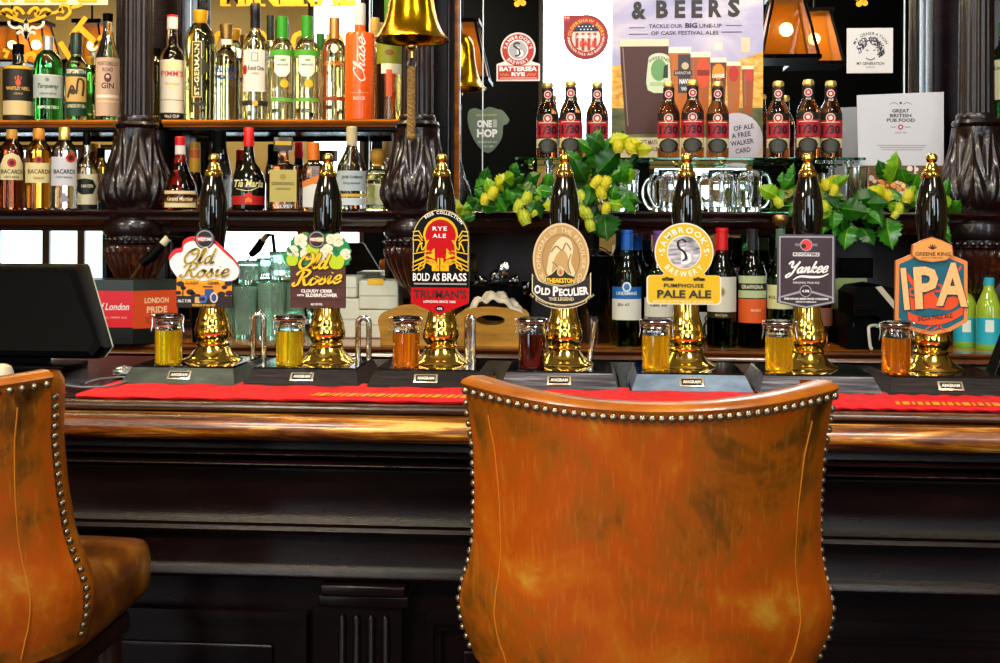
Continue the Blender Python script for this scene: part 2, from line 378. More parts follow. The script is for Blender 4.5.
# panelled backing
st = MB().box(BB0, BB1, 3.94, 4.0, 1.035, 3.4, WOODP); tag(st.build('wall_panelling', smooth=False), 'dark mahogany panelling behind the bar shelves and mirrors', 'panelling')
def shelf_profile(zt, yf): return [(3.93, zt), (yf+.012, zt), (yf+.003, zt-.003), (yf, zt-.009), (yf+.004, zt-.016), (yf+.014, zt-.018), (yf+.016, zt-.026), (yf+.03, zt-.028), (3.93, zt-.028)]
ZS1, ZS2 = 1.713, 1.432
def shelf(x0, x1, zt, label):
    t = thing('wooden_shelf', label, 'shelf', ((x0+x1)/2, 3.6, zt), group='back bar shelves')
    k = MB(); yf = 3.64; h = (x1-x0)/2
    k.extrude_x([(y-3.6, z) for y, z in [(3.9, 0), (yf+.03, 0), (yf+.03, -.022), (3.9, -.022)]], -h, h, WOOD); k.build('board', t, smooth=False)
    MB().extrude_x([(yf+.03-3.6, 0), (yf+.006-3.6, 0), (yf-3.6, -.006), (yf+.003-3.6, -.013), (yf+.012-3.6, -.014), (yf+.014-3.6, -.022), (yf+.03-3.6, -.022)], -h, h, WOODE).build('edge_moulding', t, label='glossy golden brown shelf edge')
    MB().extrude_x([(.075, -.022), (.075, -.03), (.09, -.036), (.10, -.022)], -h, h, WOOD).build('under_moulding', t)
    return t
xc1 = at(138, 120, 3.6).x; xc2 = at(418, 120, 3.6).x; xc3 = at(975, 120, 3.6).x
shelf(-3.0, xc1-.06, ZS1, 'upper shelf with gin bottles at left of the first carved column')
shelf(xc1+.06, xc2-.06, ZS1, 'upper shelf of clear spirits between the two carved columns')
shelf(xc3+.09, 2.4, ZS1, 'upper shelf beyond the rightmost carved column')
# long ledge
lg = thing('moulded_ledge', 'long dark moulded ledge running under the mirrors, holding bottles and hops', 'ledge', (0, 3.55, ZS2))
MB().extrude_x([(.0, 0), (.38, 0), (.38, -.06), (.1, -.06), (.1, -.03), (0, -.03)], BB0, BB1, WOOD).build('board', lg, smooth=False)
MB().extrude_x([(.02, 0), (-.02, -.001), (-.028, -.006), (-.026, -.012), (-.014, -.015), (-.012, -.022), (-.004, -.025), (-.006, -.03), (.005, -.036), (.012, -.044), (.03, -.05), (.034, -.066), (.12, -.066), (.12, -.03), (.02, -.03)], BB0, BB1, noise_mat('ledge_wood', [(.3, '#140809'), (.6, '#2c1410'), (.8, '#54301a')], (3, 20, 20), rough=.25, coat=.5)).build('moulded_edge', lg)
# mirrors
YM = 3.9
def mirror(px0, px1, z0, z1, label, bevel=True, name='wall_mirror', Y=YM):
    x0, x1 = at(px0, 100, Y).x, at(px1, 100, Y).x
    t = thing(name, label, 'mirror', ((x0+x1)/2, Y, z0), group=None); h = (x1-x0)/2; H = z1-z0
    MB().box(-h, h, 0, .012, 0, H, MIRROR).build('mirror_glass', t, smooth=False)
    f = MB(); e = .018
    for a, b_ in ((-h-e, -h), (h, h+e)): f.box(a, b_, -.012, .035, 0, H, WOODE if bevel else WOOD, bev=.003)
    f.build('frame', t)
    if bevel:
        for q in (-h+.075, h-.075):
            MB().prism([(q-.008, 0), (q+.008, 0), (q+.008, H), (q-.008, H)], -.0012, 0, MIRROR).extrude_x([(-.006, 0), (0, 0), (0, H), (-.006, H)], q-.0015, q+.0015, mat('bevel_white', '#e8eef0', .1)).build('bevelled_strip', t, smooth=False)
    return t
m1 = mirror(-60, 117, ZS2+.002, 2.9, 'mirror behind the gin bottles with gilt scrolls and lettering', bevel=False)
m2 = mirror(166, 392, ZS2+.002, 2.9, 'mirror behind the clear spirits with gilt MINERAL lettering')
m3 = mirror(460, 928, ZS2+.002, 2.9, 'large mirror behind the brown ale bottles and festival poster')
m4 = mirror(-60, 104, 1.06, 1.372, 'low mirror panel behind the till and red box', bevel=False)
m5 = mirror(172, 386, 1.06, 1.372, 'low mirror panel behind the green tumblers', bevel=False)
m6 = mirror(600, 822, 1.06, 1.372, 'low mirror panel behind the wine bottles', bevel=False)
# ---- carved columns
def column(pxc, label, w=1.0):
    c = at(pxc, 150, 3.62); mm = 3.52/1197
    t = thing('carved_column', label, 'column', (c.x, 3.62, ZK), group='carved mahogany columns')
    z = lambda py: CZ-(py-HOR)*mm-ZK
    r = lambda px: px*mm*w
    fl = lambda R, a, zz: R*(1-.07*abs(math.sin(9*a))**2.2)
    MB().lathe([(r(17), z(112)), (r(16.5), z(60)), (r(16), z(-60)), (r(15.5), z(-220))], WOODC, 180, fn=fl).build('fluted_shaft', t)
    MB().lathe([(r(17), z(126)), (r(22), z(125)), (r(23.5), z(122)), (r(22), z(119)), (r(19), z(118)), (r(19.5), z(115)), (r(18), z(112))], WOODC, 48).build('collar', t)
    prof = []; N = 64
    key = [(213, 29), (208, 32), (200, 36), (190, 37), (178, 34.5), (165, 29.5), (150, 25.5), (138, 23.5), (126, 23)]
    kz = smooth([(a, b) for a, b in key], 8)
    def leaf(R, a, zz):
        v = (zz-z(213))/(z(126)-z(213))
        q = (a+PI/2)*4/PI; f = q-math.floor(q)-.0; d = abs(f-.5)*2             # d: 0 leaf middle, 1 between leaves
        vein = math.sin(d*9+v*16*(1-.3*d)-2.0*(1-d)); rib = math.exp(-(d/.10)**2)
        env = min(1, v*6)*min(1, (1-v)*8)
        return R*(1+env*(.035*vein*(.4+d*.6)+.05*rib-.07*(d**6)))
    MB().lathe([(r(b), z(a)) for a, b in kz], WOODC, 192, fn=leaf).build('acanthus_bulb', t)
    MB().lathe([(r(26), z(238)), (r(33), z(237)), (r(35), z(230)), (r(34), z(222)), (r(31), z(219)), (r(33), z(216)), (r(34), z(214)), (r(29), z(213))], WOODC, 64).build('ring_moulding', t)
    bd = MB().lathe([(r(29), z(247)), (r(31), z(245)), (r(31), z(238)), (r(28), z(236))], WOODC, 48)
    for k in range(26):
        a = 2*PI*k/26; bd.ball((r(31.5)*math.cos(a), r(31.5)*math.sin(a), z(242)), r(3.4), WOODC, 8)
    bd.build('bead_band', t)
    gad = lambda R, a, zz: R*(.93+.10*abs(math.sin(11*a)))
    MB().lathe([(r(9), z(292)), (r(16), z(288)), (r(23), z(278)), (r(29), z(266)), (r(32.5), z(256)), (r(33), z(250)), (r(30), z(247))], noise_mat('gadroon_wood', [(.3, '#140808'), (.6, '#3c1a10'), (.85, '#8a4a16')], (14, 14, 14), rough=.22, coat=.5), 176, fn=gad).build('gadrooned_bowl', t)
    MB().lathe([(r(6), 0), (r(7), z(330)), (r(6), z(300)), (r(9), z(292))], WOODC, 24).build('foot', t)
    # flat pilaster board behind, reaching the panelling
    MB().box(-r(23), r(24), .2, .3, z(212), z(-260), WOOD, bev=.006).build('backing_board', t)
    return t
column(137, 'dark carved column above the red box with acanthus leaf bulb')
column(417, 'dark carved column behind the brass bell')
column(976, 'dark carved column behind the IPA pump, beside the pub food menu', 1.02)
# ---- gilt on the mirrors
def mcv(mb, Y=YM): return Cv(mb, lambda u, v, l: at(u, v, Y-.0008*l))
g = MB(); c = mcv(g)
c.text('IMPERIAL', -20, -22, 97, 2.5, GILT, 3, .04)
c.rect(-25, -26, 108, 5, pm('#d8d2bc'), 1)
for s_, o in ((1, 0), (-1, 0)):
    f = lambda x: 26+s_*x
    for sp in ([(0, 22), (8, 20), (16, 17), (22, 14), (30, 12), (36, 8)], [(30, 18), (38, 18), (44, 12), (42, 6), (36, 5), (34, 10), (38, 12)], [(10, 18), (14, 12), (20, 9), (24, 12), (20, 15)], [(2, 14), (6, 9), (11, 8), (12, 13), (8, 14)], [(44, 8), (52, 6), (56, 4)]):
        c.line([(f(x), y) for x, y in smooth(sp, 6)], 3.0, GILT, 2)
    for sp in ([(0, 36), (3, 30), (6, 27), (10, 28), (14, 27), (17, 24), (17, 21)], [(0, 38), (3, 33), (7, 32), (9, 34)], [(0, 18), (1, 26), (0, 39)]):
        c.line([(f(x), y) for x, y in smooth(sp, 6)], 2.6, pm('#e6dccb'), 2)
c.line([(60, 42), (71, 60)], 5.5, GILT, 2); c.line([(71, 36), (86, 17)], 5, GILT, 2); c.line([(79, 27), (97, 44)], 6, GILT, 3); c.line([(93, 48), (101, 36)], 3.5, GILT, 3)
c.line([(3, 50), (8, 52), (5, 58)], 4, GILT, 2); c.line(smooth([(24, 62), (27, 55), (33, 54), (36, 60)], 5), 4.5, GILT, 2)
o = g.build('gilt_lettering', m1, smooth=False, label='gilt scrolls and serif lettering on the glass'); o.matrix_parent_inverse = Matrix.Translation(m1.location).inverted()
g = MB(); c = mcv(g)
c.text('MINERAL', 220, -20, 356, 6.0, GILT, 2, .05)
for x in (226, 241, 261, 280, 290, 303, 315, 334, 351): c.rect(x-4.5, 4, x+4.5, 6.2, GILT, 3)
for k, (x, y) in enumerate(((222, 33), (258, 33), (300, 34), (334, 36))): c.line(smooth([(x-8, y+16), (x-5, y+2), (x+4, y), (x+8, y+10), (x+2, y+18)], 5), 5, GILT, 2)
o = g.build('gilt_lettering', m2, smooth=False, label='gilt capital letters on the glass'); o.matrix_parent_inverse = Matrix.Translation(m2.location).inverted()
g = MB(); c = mcv(g)
for cx in (520, 862):
    for dx, dy, r_ in ((-3, 4, 3), (3, 3, 3), (0, -1, 3.2), (5, -3, 2.5), (-5, -2, 2.5)): c.disc(cx+dx, dy, r_, GILT, 2, n=12)
o = g.build('gilt_ornament', m3, smooth=False, label='small yellow gilt leaf ornaments'); o.matrix_parent_inverse = Matrix.Translation(m3.location).inverted()
# ---- hanging lanterns in the room (seen in the mirrors)
AMB = mat('amber_glass', '#c87410', .35, emis=.35, alpha=.6)
BULB = mat('bulb', '#ffd27a', .3, emis=40)
def lantern(x, y, z, s, label):
    t = thing('hanging_lantern', label, 'lantern', (x, y, z), group='lanterns hanging in the bar room')
    IR = mat('lantern_iron', '#1a1008', .4, .6); a, b_, h = .11*s, .2*s, .42*s
    f = MB()
    for sx, sy in ((-1, -1), (1, -1), (1, 1), (-1, 1)): f.tube([(sx*b_, sy*b_, 0), (sx*a, sy*a, h)], .012*s, IR, 6)
    f.box(-b_-.02, b_+.02, -b_-.02, b_+.02, -.03*s, 0, IR); f.box(-a-.03, a+.03, -a-.03, a+.03, h, h+.03, IR)
    f.build('frame', t, smooth=False)
    for q in range(4):
        r_ = Matrix.Rotation(q*PI/2, 4, 'Z')
        MB().add([(-b_, -b_, 0), (b_, -b_, 0), (a, -a, h), (-a, -a, h)], [[0, 1, 2, 3]], AMB, r_).build('glass_pane', t, smooth=False)
    MB().ball((0, 0, h*.5), .05*s, BULB).build('bulb', t)
    MB().tube([(0, 0, h), (0, 0, ZC-z)], .008, IR, 6).build('rod', t)
def refl(px, py, y):   # point in the room whose mirror image lies on this sight line
    p = at(px, py, 2*YM-y); return p.x, y, p.z
lantern(*refl(786, 58, -1.2), 1.0, 'amber lantern hanging in the room, larger in the mirror beside the poster')
lantern(*refl(814, 64, -1.9), .95, 'amber lantern hanging behind another, smaller in the mirror right of the poster')
lantern(*refl(12, 62, -1.0), .62, 'amber lantern reflected behind the black gin bottle')
lantern(*refl(36, 64, -1.7), .75, 'amber lantern reflected above the green gin bottle')
lantern(*refl(92, 66, -.6), .7, 'amber lantern reflected behind the rose labelled gin bottle')
lantern(*refl(462, 80, -1.3), 1.0, 'amber lantern reflected at the edge of the large mirror')
# ================================================================== beer pumps
YP = 2.215; ZPB = ZB+.034                      # spindle plane; top of the pump base
MP = 1.842e-3                                    # metres per photo pixel on the spindle
def pz(py): return (366.5-py)*MP*.98+.034           # height over the bar top
PUMPS = [  # stem px, base centre px, clip centre px
 (213, 202), (327, 318), (441, 435), (564, 561), (686, 686), (807, 807), (931, 930)]
PLAB = ['cloudy cider pump with white cloud shaped badge and tractor scene', 'elderflower cider pump with green blossom badge on brown square', 'rye ale pump with rounded red and black brass band badge',
 'pump with tan oval badge and curved dark banner', 'pump with round yellow pale ale badge', 'pump with dark plum square badge in white script', 'pump with big IPA letters on orange and teal badge']
BASEM = [GREENB, WOODB, WOODB, WOODG, BLUEB, WOODG, WOODB]
stem_p = [(29.5, 367.5), (30, 366), (29, 364.8), (25, 362.5), (20.5, 359), (17.5, 355), (15.8, 352), (16.4, 350), (16.4, 348.5), (15, 347), (16.5, 344.5), (18.2, 341), (18.6, 337), (18.2, 333), (17, 330), (16.6, 329), (17, 327.5), (15.2, 322), (13.4, 316), (12.6, 308), (12.6, 292), (10, 290)]
hand_p = [(8.6, 293), (9.2, 275), (10.2, 258), (11.8, 243), (13.6, 230), (14.8, 219), (15.0, 210), (14.4, 201), (12.8, 191), (10.6, 182), (8.6, 175)]
fin_p = [(8.6, 176), (9.2, 174.6), (9.2, 171.5), (8.2, 170.5), (8.4, 169.5), (7, 168.3), (6.2, 166), (5.4, 163), (3.6, 161), (3.3, 160.3), (4.6, 159.5), (5.4, 157.5), (5.5, 155.6), (4.8, 153.2), (3.2, 151.8), (0, 151.2)]
def pl(ps): return [(r*MP, pz(p)) for r, p in ps]
def first_pump():
    t = thing('beer_pump', PLAB[0], 'beer pump', group='row of handpumps on the bar')
    wb, wt, yf, yt = 112*MP/2, 101*MP/2, 2.078-YP, 2.106-YP
    b_ = MB(); yb = .085
    lo = [(-wb, yf, .006), (wb, yf, .006), (wb, yb, .006), (-wb, yb, .006)]; hi = [(-wt, yt, .031), (wt, yt, .031), (wt, yb-.02, .031), (-wt, yb-.02, .031)]
    hj = [(x*.985, y+(.004 if y < 0 else -.004), .034) for x, y, z in hi]
    ll = [(x*1.03, y-(.004 if y < 0 else -.004), .0) for x, y, z in lo]; lm = [(x, y, .006) for x, y, z in ll]
    b_.grid([ll, lm], BLACKG, close_u=True); b_.grid([lm, lo], BLACKG, close_u=True); b_.grid([lo, hi], WOODB, close_u=True); b_.grid([hi, hj], BLACKG, close_u=True)
    b_.add(hj, [[0, 1, 2, 3]], BLACKG)
    b_.build('base', t, smooth=False)
    p = MB(); w_ = 11.5*MP
    p.box(-w_, w_, -.002, 0, -.0095, .0095, mat('plate_frame', (.85, .78, .55), .25, .8), bev=.0008); c = Cv(p, lambda u, v, l: (u*MP, -.002-l*.0004, -v*MP))
    c.rect(-9.4, -3.6, 9.4, 3.6, pm('#17100c', .3), 1); c.text('ANGRAM', -8.2, -1.9, 8.2, 1.9, pm('#f4ecd8'), 2, .03)
    p.build('name_plate', t, loc=(0, (yf+yt)/2-.0012, .0190), rot=(-.80, 0, 0), label='small framed name plate')
    MB().lathe(pl(stem_p), BRASS, 40).build('brass_stem', t, label='polished brass stem')
    MB().lathe(pl(hand_p), BLACKG, 40).build('handle', t, label='glossy black handle')
    MB().lathe(pl(fin_p), BRASS, 32).build('finial', t, label='brass finial')
    return t
def copy_tree(o, parent=None):
    c = o.copy(); COL.objects.link(c)
    if parent is not None: c.parent = parent
    for ch in list(o.children): copy_tree(ch, c)
    return c
proto = first_pump(); pumps = []
copies = [proto]+[copy_tree(proto) for _ in range(6)]
for i, t in enumerate(copies):
    sx, bx = PUMPS[i]; p = at(sx, 340, YP); pb = at(bx, 340, YP)
    t.location = (p.x, YP, ZB); t['label'] = PLAB[i]
    for ch in t.children:
        nm = ch.name.split('.')[0]
        if nm in ('base', 'name_plate'): ch.location.x = pb.x-p.x
        if nm == 'base' and i:
            ch.data = ch.data.copy(); ch.data.materials[1] = BASEM[i]
        elif nm == 'base': ch.data.materials[1] = BASEM[0]
    pumps.append(t)
# chrome pipes standing behind the bases
def upipe(i, px0, px1, ptop, tilt=0, single=False):
    t = pumps[i]; m = mpp(px0, 2.24); x0 = at(px0, 340, 2.24).x-t.location.x; x1 = at(px1, 340, 2.24).x-t.location.x; zt = CZ-(ptop-HOR)*m-ZB; y = .045
    if single: pts = [(x0, y, .02), ((x0+x1)/2, y, (zt+.02)/2), (x1, y, zt)]
    else:
        r_ = abs(x1-x0)/2; xm = (x0+x1)/2
        pts = [(x0, y, .02)]+[(xm+(-r_)*math.cos(a)*(1 if x0 < x1 else -1), y, zt-r_+r_*math.sin(a)) for a in [PI*k/10 for k in range(11)]]+[(x1, y, .02)]
    MB().tube(pts, .0055, CHROME, 10).build('steel_pipe', t, label='bare steel pipe')
upipe(0, 250, 261, 316); upipe(1, 356, 367, 319); upipe(2, 466, 472, 318); upipe(3, 588, 595, 322, single=True)
# ------------------------------------------------------------------ pump clips
def clip(i, cx, cy, label, y=-.034, ry=0.0):
    t = pumps[i]; m = mpp(cx, YP+y); p = at(cx, cy, YP+y)
    mb = MB(); f = flat(cx, cy, m); c = Cv(mb, f)
    def out(pts, mt, side, th=.008, l=0):
        mb.prism([((u-cx)*m, (cy-v)*m) for u, v in pts], -l*.0004, th, mt, side)
    def fin():
        o = mb.build('pump_clip', t, loc=(p.x-t.location.x, p.y-t.location.y, p.z-ZB), smooth=False, label=label)
        bk = MB(); bk.box(-.012, .012, .008, -y-.012, -.02, .02, CHROME); bk.build('clip_bracket', t, loc=o.location[:], smooth=False)
    return c, out, fin
RE = pm('#c8141c'); GOLD = pm('#e8b800'); DK = pm('#1c1416'); OR = pm('#f09010')
# 1: cloud + tractor
c, out, fin = clip(0, 205, 268, 'white cloud badge with gold script over an orange field scene')
cloud = smooth([(172, 271), (169, 262), (175, 254), (182, 252), (184, 245), (192, 241), (200, 243), (207, 240), (216, 245), (226, 254), (235, 262), (240, 271), (236, 279), (226, 281), (214, 279), (204, 281), (192, 279), (180, 279)], 4, True)
out([(u-1.5, v-4.5) for u, v in cloud], RE, RE, .008, -3)
out([(176, 272), (232.5, 272), (232.5, 307.5), (176, 307.5)], OR, DK)
out(cloud, pm('#ece8ea'), WHITE, .006, 4)
c.rect(176, 296, 232.5, 307.5, DK, 1)
for x, y, r_ in ((180, 284, 4), (183, 288, 3), (190, 292, 4), (193, 294, 3), (229, 283, 4), (225, 287, 3), (222, 294, 4), (216, 295, 3), (178, 293, 3), (230, 293, 4), (198, 296, 3)): c.disc(x, y, r_, DK, 2, r_*.7, 12)
c.rect(182, 285, 183.2, 298, DK, 2); c.rect(177, 278, 231, 283, pm('#f8b818'), .5)
c.rect(205, 289, 214, 298, pm('#2a4a8c'), 3); c.disc(203.5, 299, 4.2, pm('#3c68b0'), 4); c.disc(203.5, 299, 2, DK, 5); c.disc(214.5, 297.5, 4, pm('#d8c8b0'), 4, 5.4); c.disc(214.5, 297.5, 2.6, pm('#2a4a8c'), 5, 3.8); c.rect(203, 286, 213, 287.2, DK, 4); c.rect(195, 297, 201, 303, pm('#d0a878'), 4)
c.text('CLOUDY', 185, 281.3, 199, 284.2, DK, 6, .03); c.text('CIDER', 208, 281.3, 220, 284.2, DK, 6, .03)
c.text('YESTERDAY AT HALF PAST', 192, 304, 216, 306.5, pm('#f0b040'), 3, .02); c.text('ALC 7.3%', 177.5, 299.5, 191, 302.5, WHITE, 3, .02)
OLG = noise_mat('olive_gold', [(.35, '#6a5a08'), (.5, '#b09818'), (.65, '#584810')], (90, 90, 20), rough=.4)
c.script('Old', 185, 263.5, 217, 15, 2.5, OLG, 8, outline=pm('#f4f0e4'), ow=1.4); c.script('Rosie', 180, 277.5, 230, 14, 2.5, OLG, 8, rise=1.5, outline=pm('#f4f0e4'), ow=1.4)
c.disc(205, 239, 10.2, pm('#101014'), 5); c.ring(205, 239, 7.8, 8.8, pm('#9a9a9e'), 6); c.rect(197, 236.3, 213, 242, pm('#c41820'), 7); c.rect(205, 236.3, 213, 242, pm('#3a3a30'), 8); c.text('WESTONS', 197.8, 237.6, 212.2, 240.8, WHITE, 9, .04)
fin()
# 2: blossom
c, out, fin = clip(1, 317, 272, 'brown square badge with yellow script, green leaves and elderflower')
GR = pm('#108848'); gl = smooth([(287, 265), (283, 258), (285, 250), (289, 245), (291, 239), (298, 235), (305, 233), (312, 234), (320, 233), (328, 234), (337, 233), (344, 238), (349, 245), (351, 254), (350, 262), (345, 266), (330, 270), (305, 270)], 3, True)
gl = [(u+.9*math.sin(k*2.2), v+.9*math.cos(k*2.2)) for k, (u, v) in enumerate(gl)]
out(gl, GR, GR, .007, 1)
BR = noise_mat('print_brown_wood', [(.3, '#44201c'), (.7, '#56302a')], (20, 20, 120), rough=.45)
out([(290, 265), (345.5, 265), (345.5, 308), (290, 308)], BR, DK, .008, 2)
BL = pm('#e4e0c4'); random.seed(3)
for x, y, r_ in ((301, 241, 7), (293, 252, 6.5), (307, 254, 7), (327, 251, 7), (338, 240, 6.5), (346, 254, 5.5), (331, 239, 5), (321, 258, 5)):
    for k in range(9):
        a = k*.698; q = r_*(.62 if k else 0); c.disc(x+q*math.cos(a), y+q*math.sin(a), r_*.44, BL, 3+.2*k, n=9)
    for k in range(5): c.disc(x+random.uniform(-.5, .5)*r_, y+random.uniform(-.5, .5)*r_, .5, pm('#8a9a50'), 6, n=6)
for x, y, r_ in ((313, 249, 6.5), (292, 260, 6), (337, 261, 8)): c.poly(smooth([(x-r_, y-1), (x-r_*.5, y-r_*.8), (x, y-r_*.55), (x+r_*.5, y-r_*.8), (x+r_, y-1), (x+r_*.7, y+r_*.8), (x, y+r_), (x-r_*.7, y+r_*.8)], 4, True), pm('#b4cc18'), 6.5); c.line([(x, y-r_*.5), (x+1, y-r_)], .8, GR, 7)
for x, y in ((299, 248), (319, 246), (289, 251), (336, 250)): c.poly([(x-3, y-2), (x, y-3), (x+3.5, y+2), (x, y+2)], pm('#0a6a38'), 7)
for y in (278, 287.5, 299): c.rect(290.5, y, 345, y+.5, pm('#2c1210'), 3)
c.script('Old', 300, 268.5, 331, 15, 2.6, pm('#f2c414'), 10, outline=pm('#5a2a10'), ow=1.2); c.script('Rosie', 293, 286, 342, 15, 2.6, pm('#f2c414'), 10, rise=3.5, outline=pm('#5a2a10'), ow=1.2)
c.text('CLOUDY CIDER', 301, 289.3, 333, 292.6, WHITE, 5, .04); c.text('WITH', 297, 294.3, 304, 296.4, WHITE, 5, .04); c.text('ELDERFLOWER', 306, 293.4, 338, 297, WHITE, 5, .04); c.text('ALC 4% VOL', 311, 303, 323, 305.3, WHITE, 5, .03)
c.disc(317, 239.5, 9, pm('#18181a'), 8); c.ring(317, 239.5, 7, 7.9, pm('#9a9a9e'), 9); c.rect(309.5, 237, 324.5, 242, pm('#c41820'), 10); c.rect(317, 237, 324.5, 242, pm('#c8a818'), 11); c.text('WESTONS', 310.2, 238, 323.8, 241, WHITE, 12, .04)
fin()
# 3: Bold as brass
c, out, fin = clip(2, 440, 262, 'rounded black red and gold badge with brass horns')
arch = [(411.5, 312-.1), (412, 245)]+ell(440.5, 241, 28.8, 32.5, 24, 180, 360)+[(469.5, 245), (469, 303), (440, 314.5), (411, 303)]
arch = [(411, 303), (412, 243)]+ell(440.5, 240, 28.8, 31, 24, 180, 360)+[(469.5, 243), (469, 303), (440, 315)]
CLG = mat('badge_black', '#0e0c10', .22, coat=.5); CRD = mat('badge_red', '#bc0f17', .22, coat=.5)
out(arch, CLG, pm('#c8b060'), .006)
c.line([(412.6, 300), (413.2, 243)]+ell(440.5, 240, 27.8, 30, 26, 180, 360)+[(468.4, 243), (468, 300)], .8, pm('#d8c880'), 1)
YL = mat('badge_gold', '#e8b820', .22, coat=.5)
c.arc('BEER COLLECTION', 440.5, 243, 27, 3, WHITE, 2, 8, bold=.02, ry=29)
c.poly([(424, 262), (425, 242)]+ell(440.5, 236, 17.5, 19, 20, 180, 360)+[(456, 242), (457, 262), (440, 270)], YL, 2)
c.poly([(425.5, 258), (427, 242)]+ell(440.5, 236.5, 15.5, 17, 20, 180, 360)+[(454, 242), (455.5, 258), (440, 266)], CRD, 3)
c.line(ell(440.5, 237.5, 13.4, 15, 20, 190, 350), .5, pm('#7a0c10'), 4)
c.text('RYE', 432.5, 226.5, 447, 230.6, WHITE, 5, .02, 1.2); c.text('ALE', 432.5, 233.8, 446, 237.8, WHITE, 5, .02, 1.2)
for s_ in (-1, 1):
    X = lambda x: 440.5+s_*x
    for k in range(3): c.line([(X(28), 232+4*k), (X(22), 231+4.5*k), (X(18), 238+3*k)], 1.3, YL, 4)
    c.poly([(X(6), 248), (X(13), 256), (X(5.5), 259.5)], YL, 6); c.line([(X(8), 252.5), (X(27), 262)], 1.2, YL, 6); c.line([(X(11), 251), (X(28), 254)], 1.0, YL, 6)
    for k in range(4): c.line([(X(16), 258+3*k), (X(28.3), 263+4.2*k)], 1.0, YL, 5)
    c.line(smooth([(X(12), 240), (X(18), 250), (X(20), 243), (X(24), 252)], 5), 1.3, YL, 6)
    c.line(ell(X(10), 268, 7, 8, 14, 180, 360), 1.6, YL, 6); c.line(ell(X(13), 270, 9, 9, 14, 180, 360), 1.2, YL, 6)
c.rect(437.5, 258, 443.5, 272, YL, 6); c.rect(439.5, 258, 440.5, 272, CLG, 7); c.rect(432, 264, 449, 272, YL, 5)
c.rect(412, 271, 469, 287.5, CLG, 8)
for k, (t_, a, b_) in enumerate((('BOLD', 413, 430), ('AS', 432.5, 440), ('BRASS', 442.5, 467))): c.text(t_, a, 273, b_, 281, WHITE, 9, .02)
c.rect(414, 283, 467, 284.6, pm('#98948a'), 9)
c.poly([(411, 287.5), (469.3, 287.5), (469, 303), (440, 314.8), (411, 303)], CRD, 8)
c.text("TRUMAN'S", 413.5, 289.5, 467, 298.5, pm('#3a080a'), 9, .03); c.text('LONDON SINCE 1666', 424, 300.3, 456, 302.8, WHITE, 9, .02); c.disc(440, 308.5, 4.5, CLG, 9, 2.8); c.text('4.5%', 437.3, 307.3, 442.7, 309.7, WHITE, 10, .03)
fin()
# 4: oval
c, out, fin = clip(3, 562, 264, 'tan oval badge with dark curved banner')
TAN = pm('#bc9a60'); TAN2 = pm('#b08c54'); CR_ = pm('#e2d0a4')
out(ell(561, 259, 28.2, 36, 44), TAN, pm('#8a6c3c'), .008)
c.ring(561, 259, 26.6, 28.2, pm('#dcc090'), 1, 44, 36/28.2); c.ring(561, 259, 18.2, 19, pm('#8a6c3c'), 1, 40, 1.32); c.poly(ell(561, 259, 18.2, 24, 36), TAN2, 1)
c.arc('OF THE OFFICIAL OF THE PECULIER OF THE', 561, 260, 20.8, 4, CR_, 2, 0, gap=.14, ry=27.5)
c.poly(smooth([(549, 276), (548, 262), (551, 250), (556, 242), (562, 237), (570, 240), (573, 250), (571, 262), (574, 276)], 4, True), CR_, 2)
c.poly(smooth([(553, 276), (553, 264), (557, 254), (563, 250), (568, 258), (568, 276)], 4, True), TAN, 3)
c.line(smooth([(551, 252), (556, 246), (562, 250), (566, 243), (571, 250)], 4), 1.2, pm('#8a6c3c'), 4); c.line(smooth([(552, 262), (557, 266), (560, 274)], 4), 1.0, pm('#8a6c3c'), 4); c.line(smooth([(571, 254), (568, 264), (571, 274)], 4), 1.0, pm('#8a6c3c'), 4)
ban = smooth([(532, 274), (540, 281.5), (552, 285.5), (563, 286.5), (575, 284.5), (585, 279), (591, 272)], 4)+smooth([(591, 295), (584, 301), (574, 304.5), (562, 305.5), (548, 303.5), (538, 298), (532, 292)], 4)
BN = pm('#1e1814'); BD = pm('#e0d2ac')
lowb = smooth([(536, 294), (548, 300), (562, 302), (576, 300), (587, 294)], 4)+smooth([(587, 302), (576, 307), (562, 309), (548, 307), (536, 301)], 4)
out(lowb, BD, BN, .004, 3)
c.poly([(562+(u-562)*.97, 301.5+(v-301.5)*.86) for u, v in lowb], BN, 4)
out(ban, BD, BN, .004, 6); c.poly([(562+(u-562)*.965, 289.5+(v-289.5)*.92) for u, v in ban], BN, 7)
cr = [(546, 283), (545, 277)]+smooth([(545, 277), (551, 274), (555, 270), (560, 266), (565, 270), (569, 274), (576, 277)], 4)+[(575, 283.5), (562, 286)]
out(cr, BD, BN, .004, 9); c.poly([(560.5+(u-560.5)*.95, 277+(v-277)*.9) for u, v in cr], BN, 10)
c.disc(560.5, 271.8, 3.4, BD, 11, 4.2); c.disc(560.5, 271.8, 2.6, TAN, 12, 3.4); c.rect(559.9, 270.5, 561.1, 274, RE, 13)
c.text('THEAKSTON', 546.5, 278, 574.5, 283, pm('#f0c818'), 11, .045)
for t_, a, b_, v0, v1 in (('O', 534.5, 541, 285, 294), ('LD', 541.5, 550.5, 287.8, 295), ('P', 553, 558.8, 286.2, 296), ('ECU', 559.2, 573, 288.5, 296), ('LIER', 573.6, 588.5, 286.8, 294.8)): c.text(t_, a, v0, b_, v1, WHITE, 11, .04, rot=.06 if a < 552 else (-.1 if a > 570 else 0))
c.text('THE LEGEND', 549, 297.2, 574, 300.6, pm('#d8c89c'), 11, .03); c.arc('THE ORIGINAL OF MASHAM NORTH YORKSHIRE', 562, 255, 51.5, 2.1, pm('#d8c89c'), 8, 0, True)
fin()
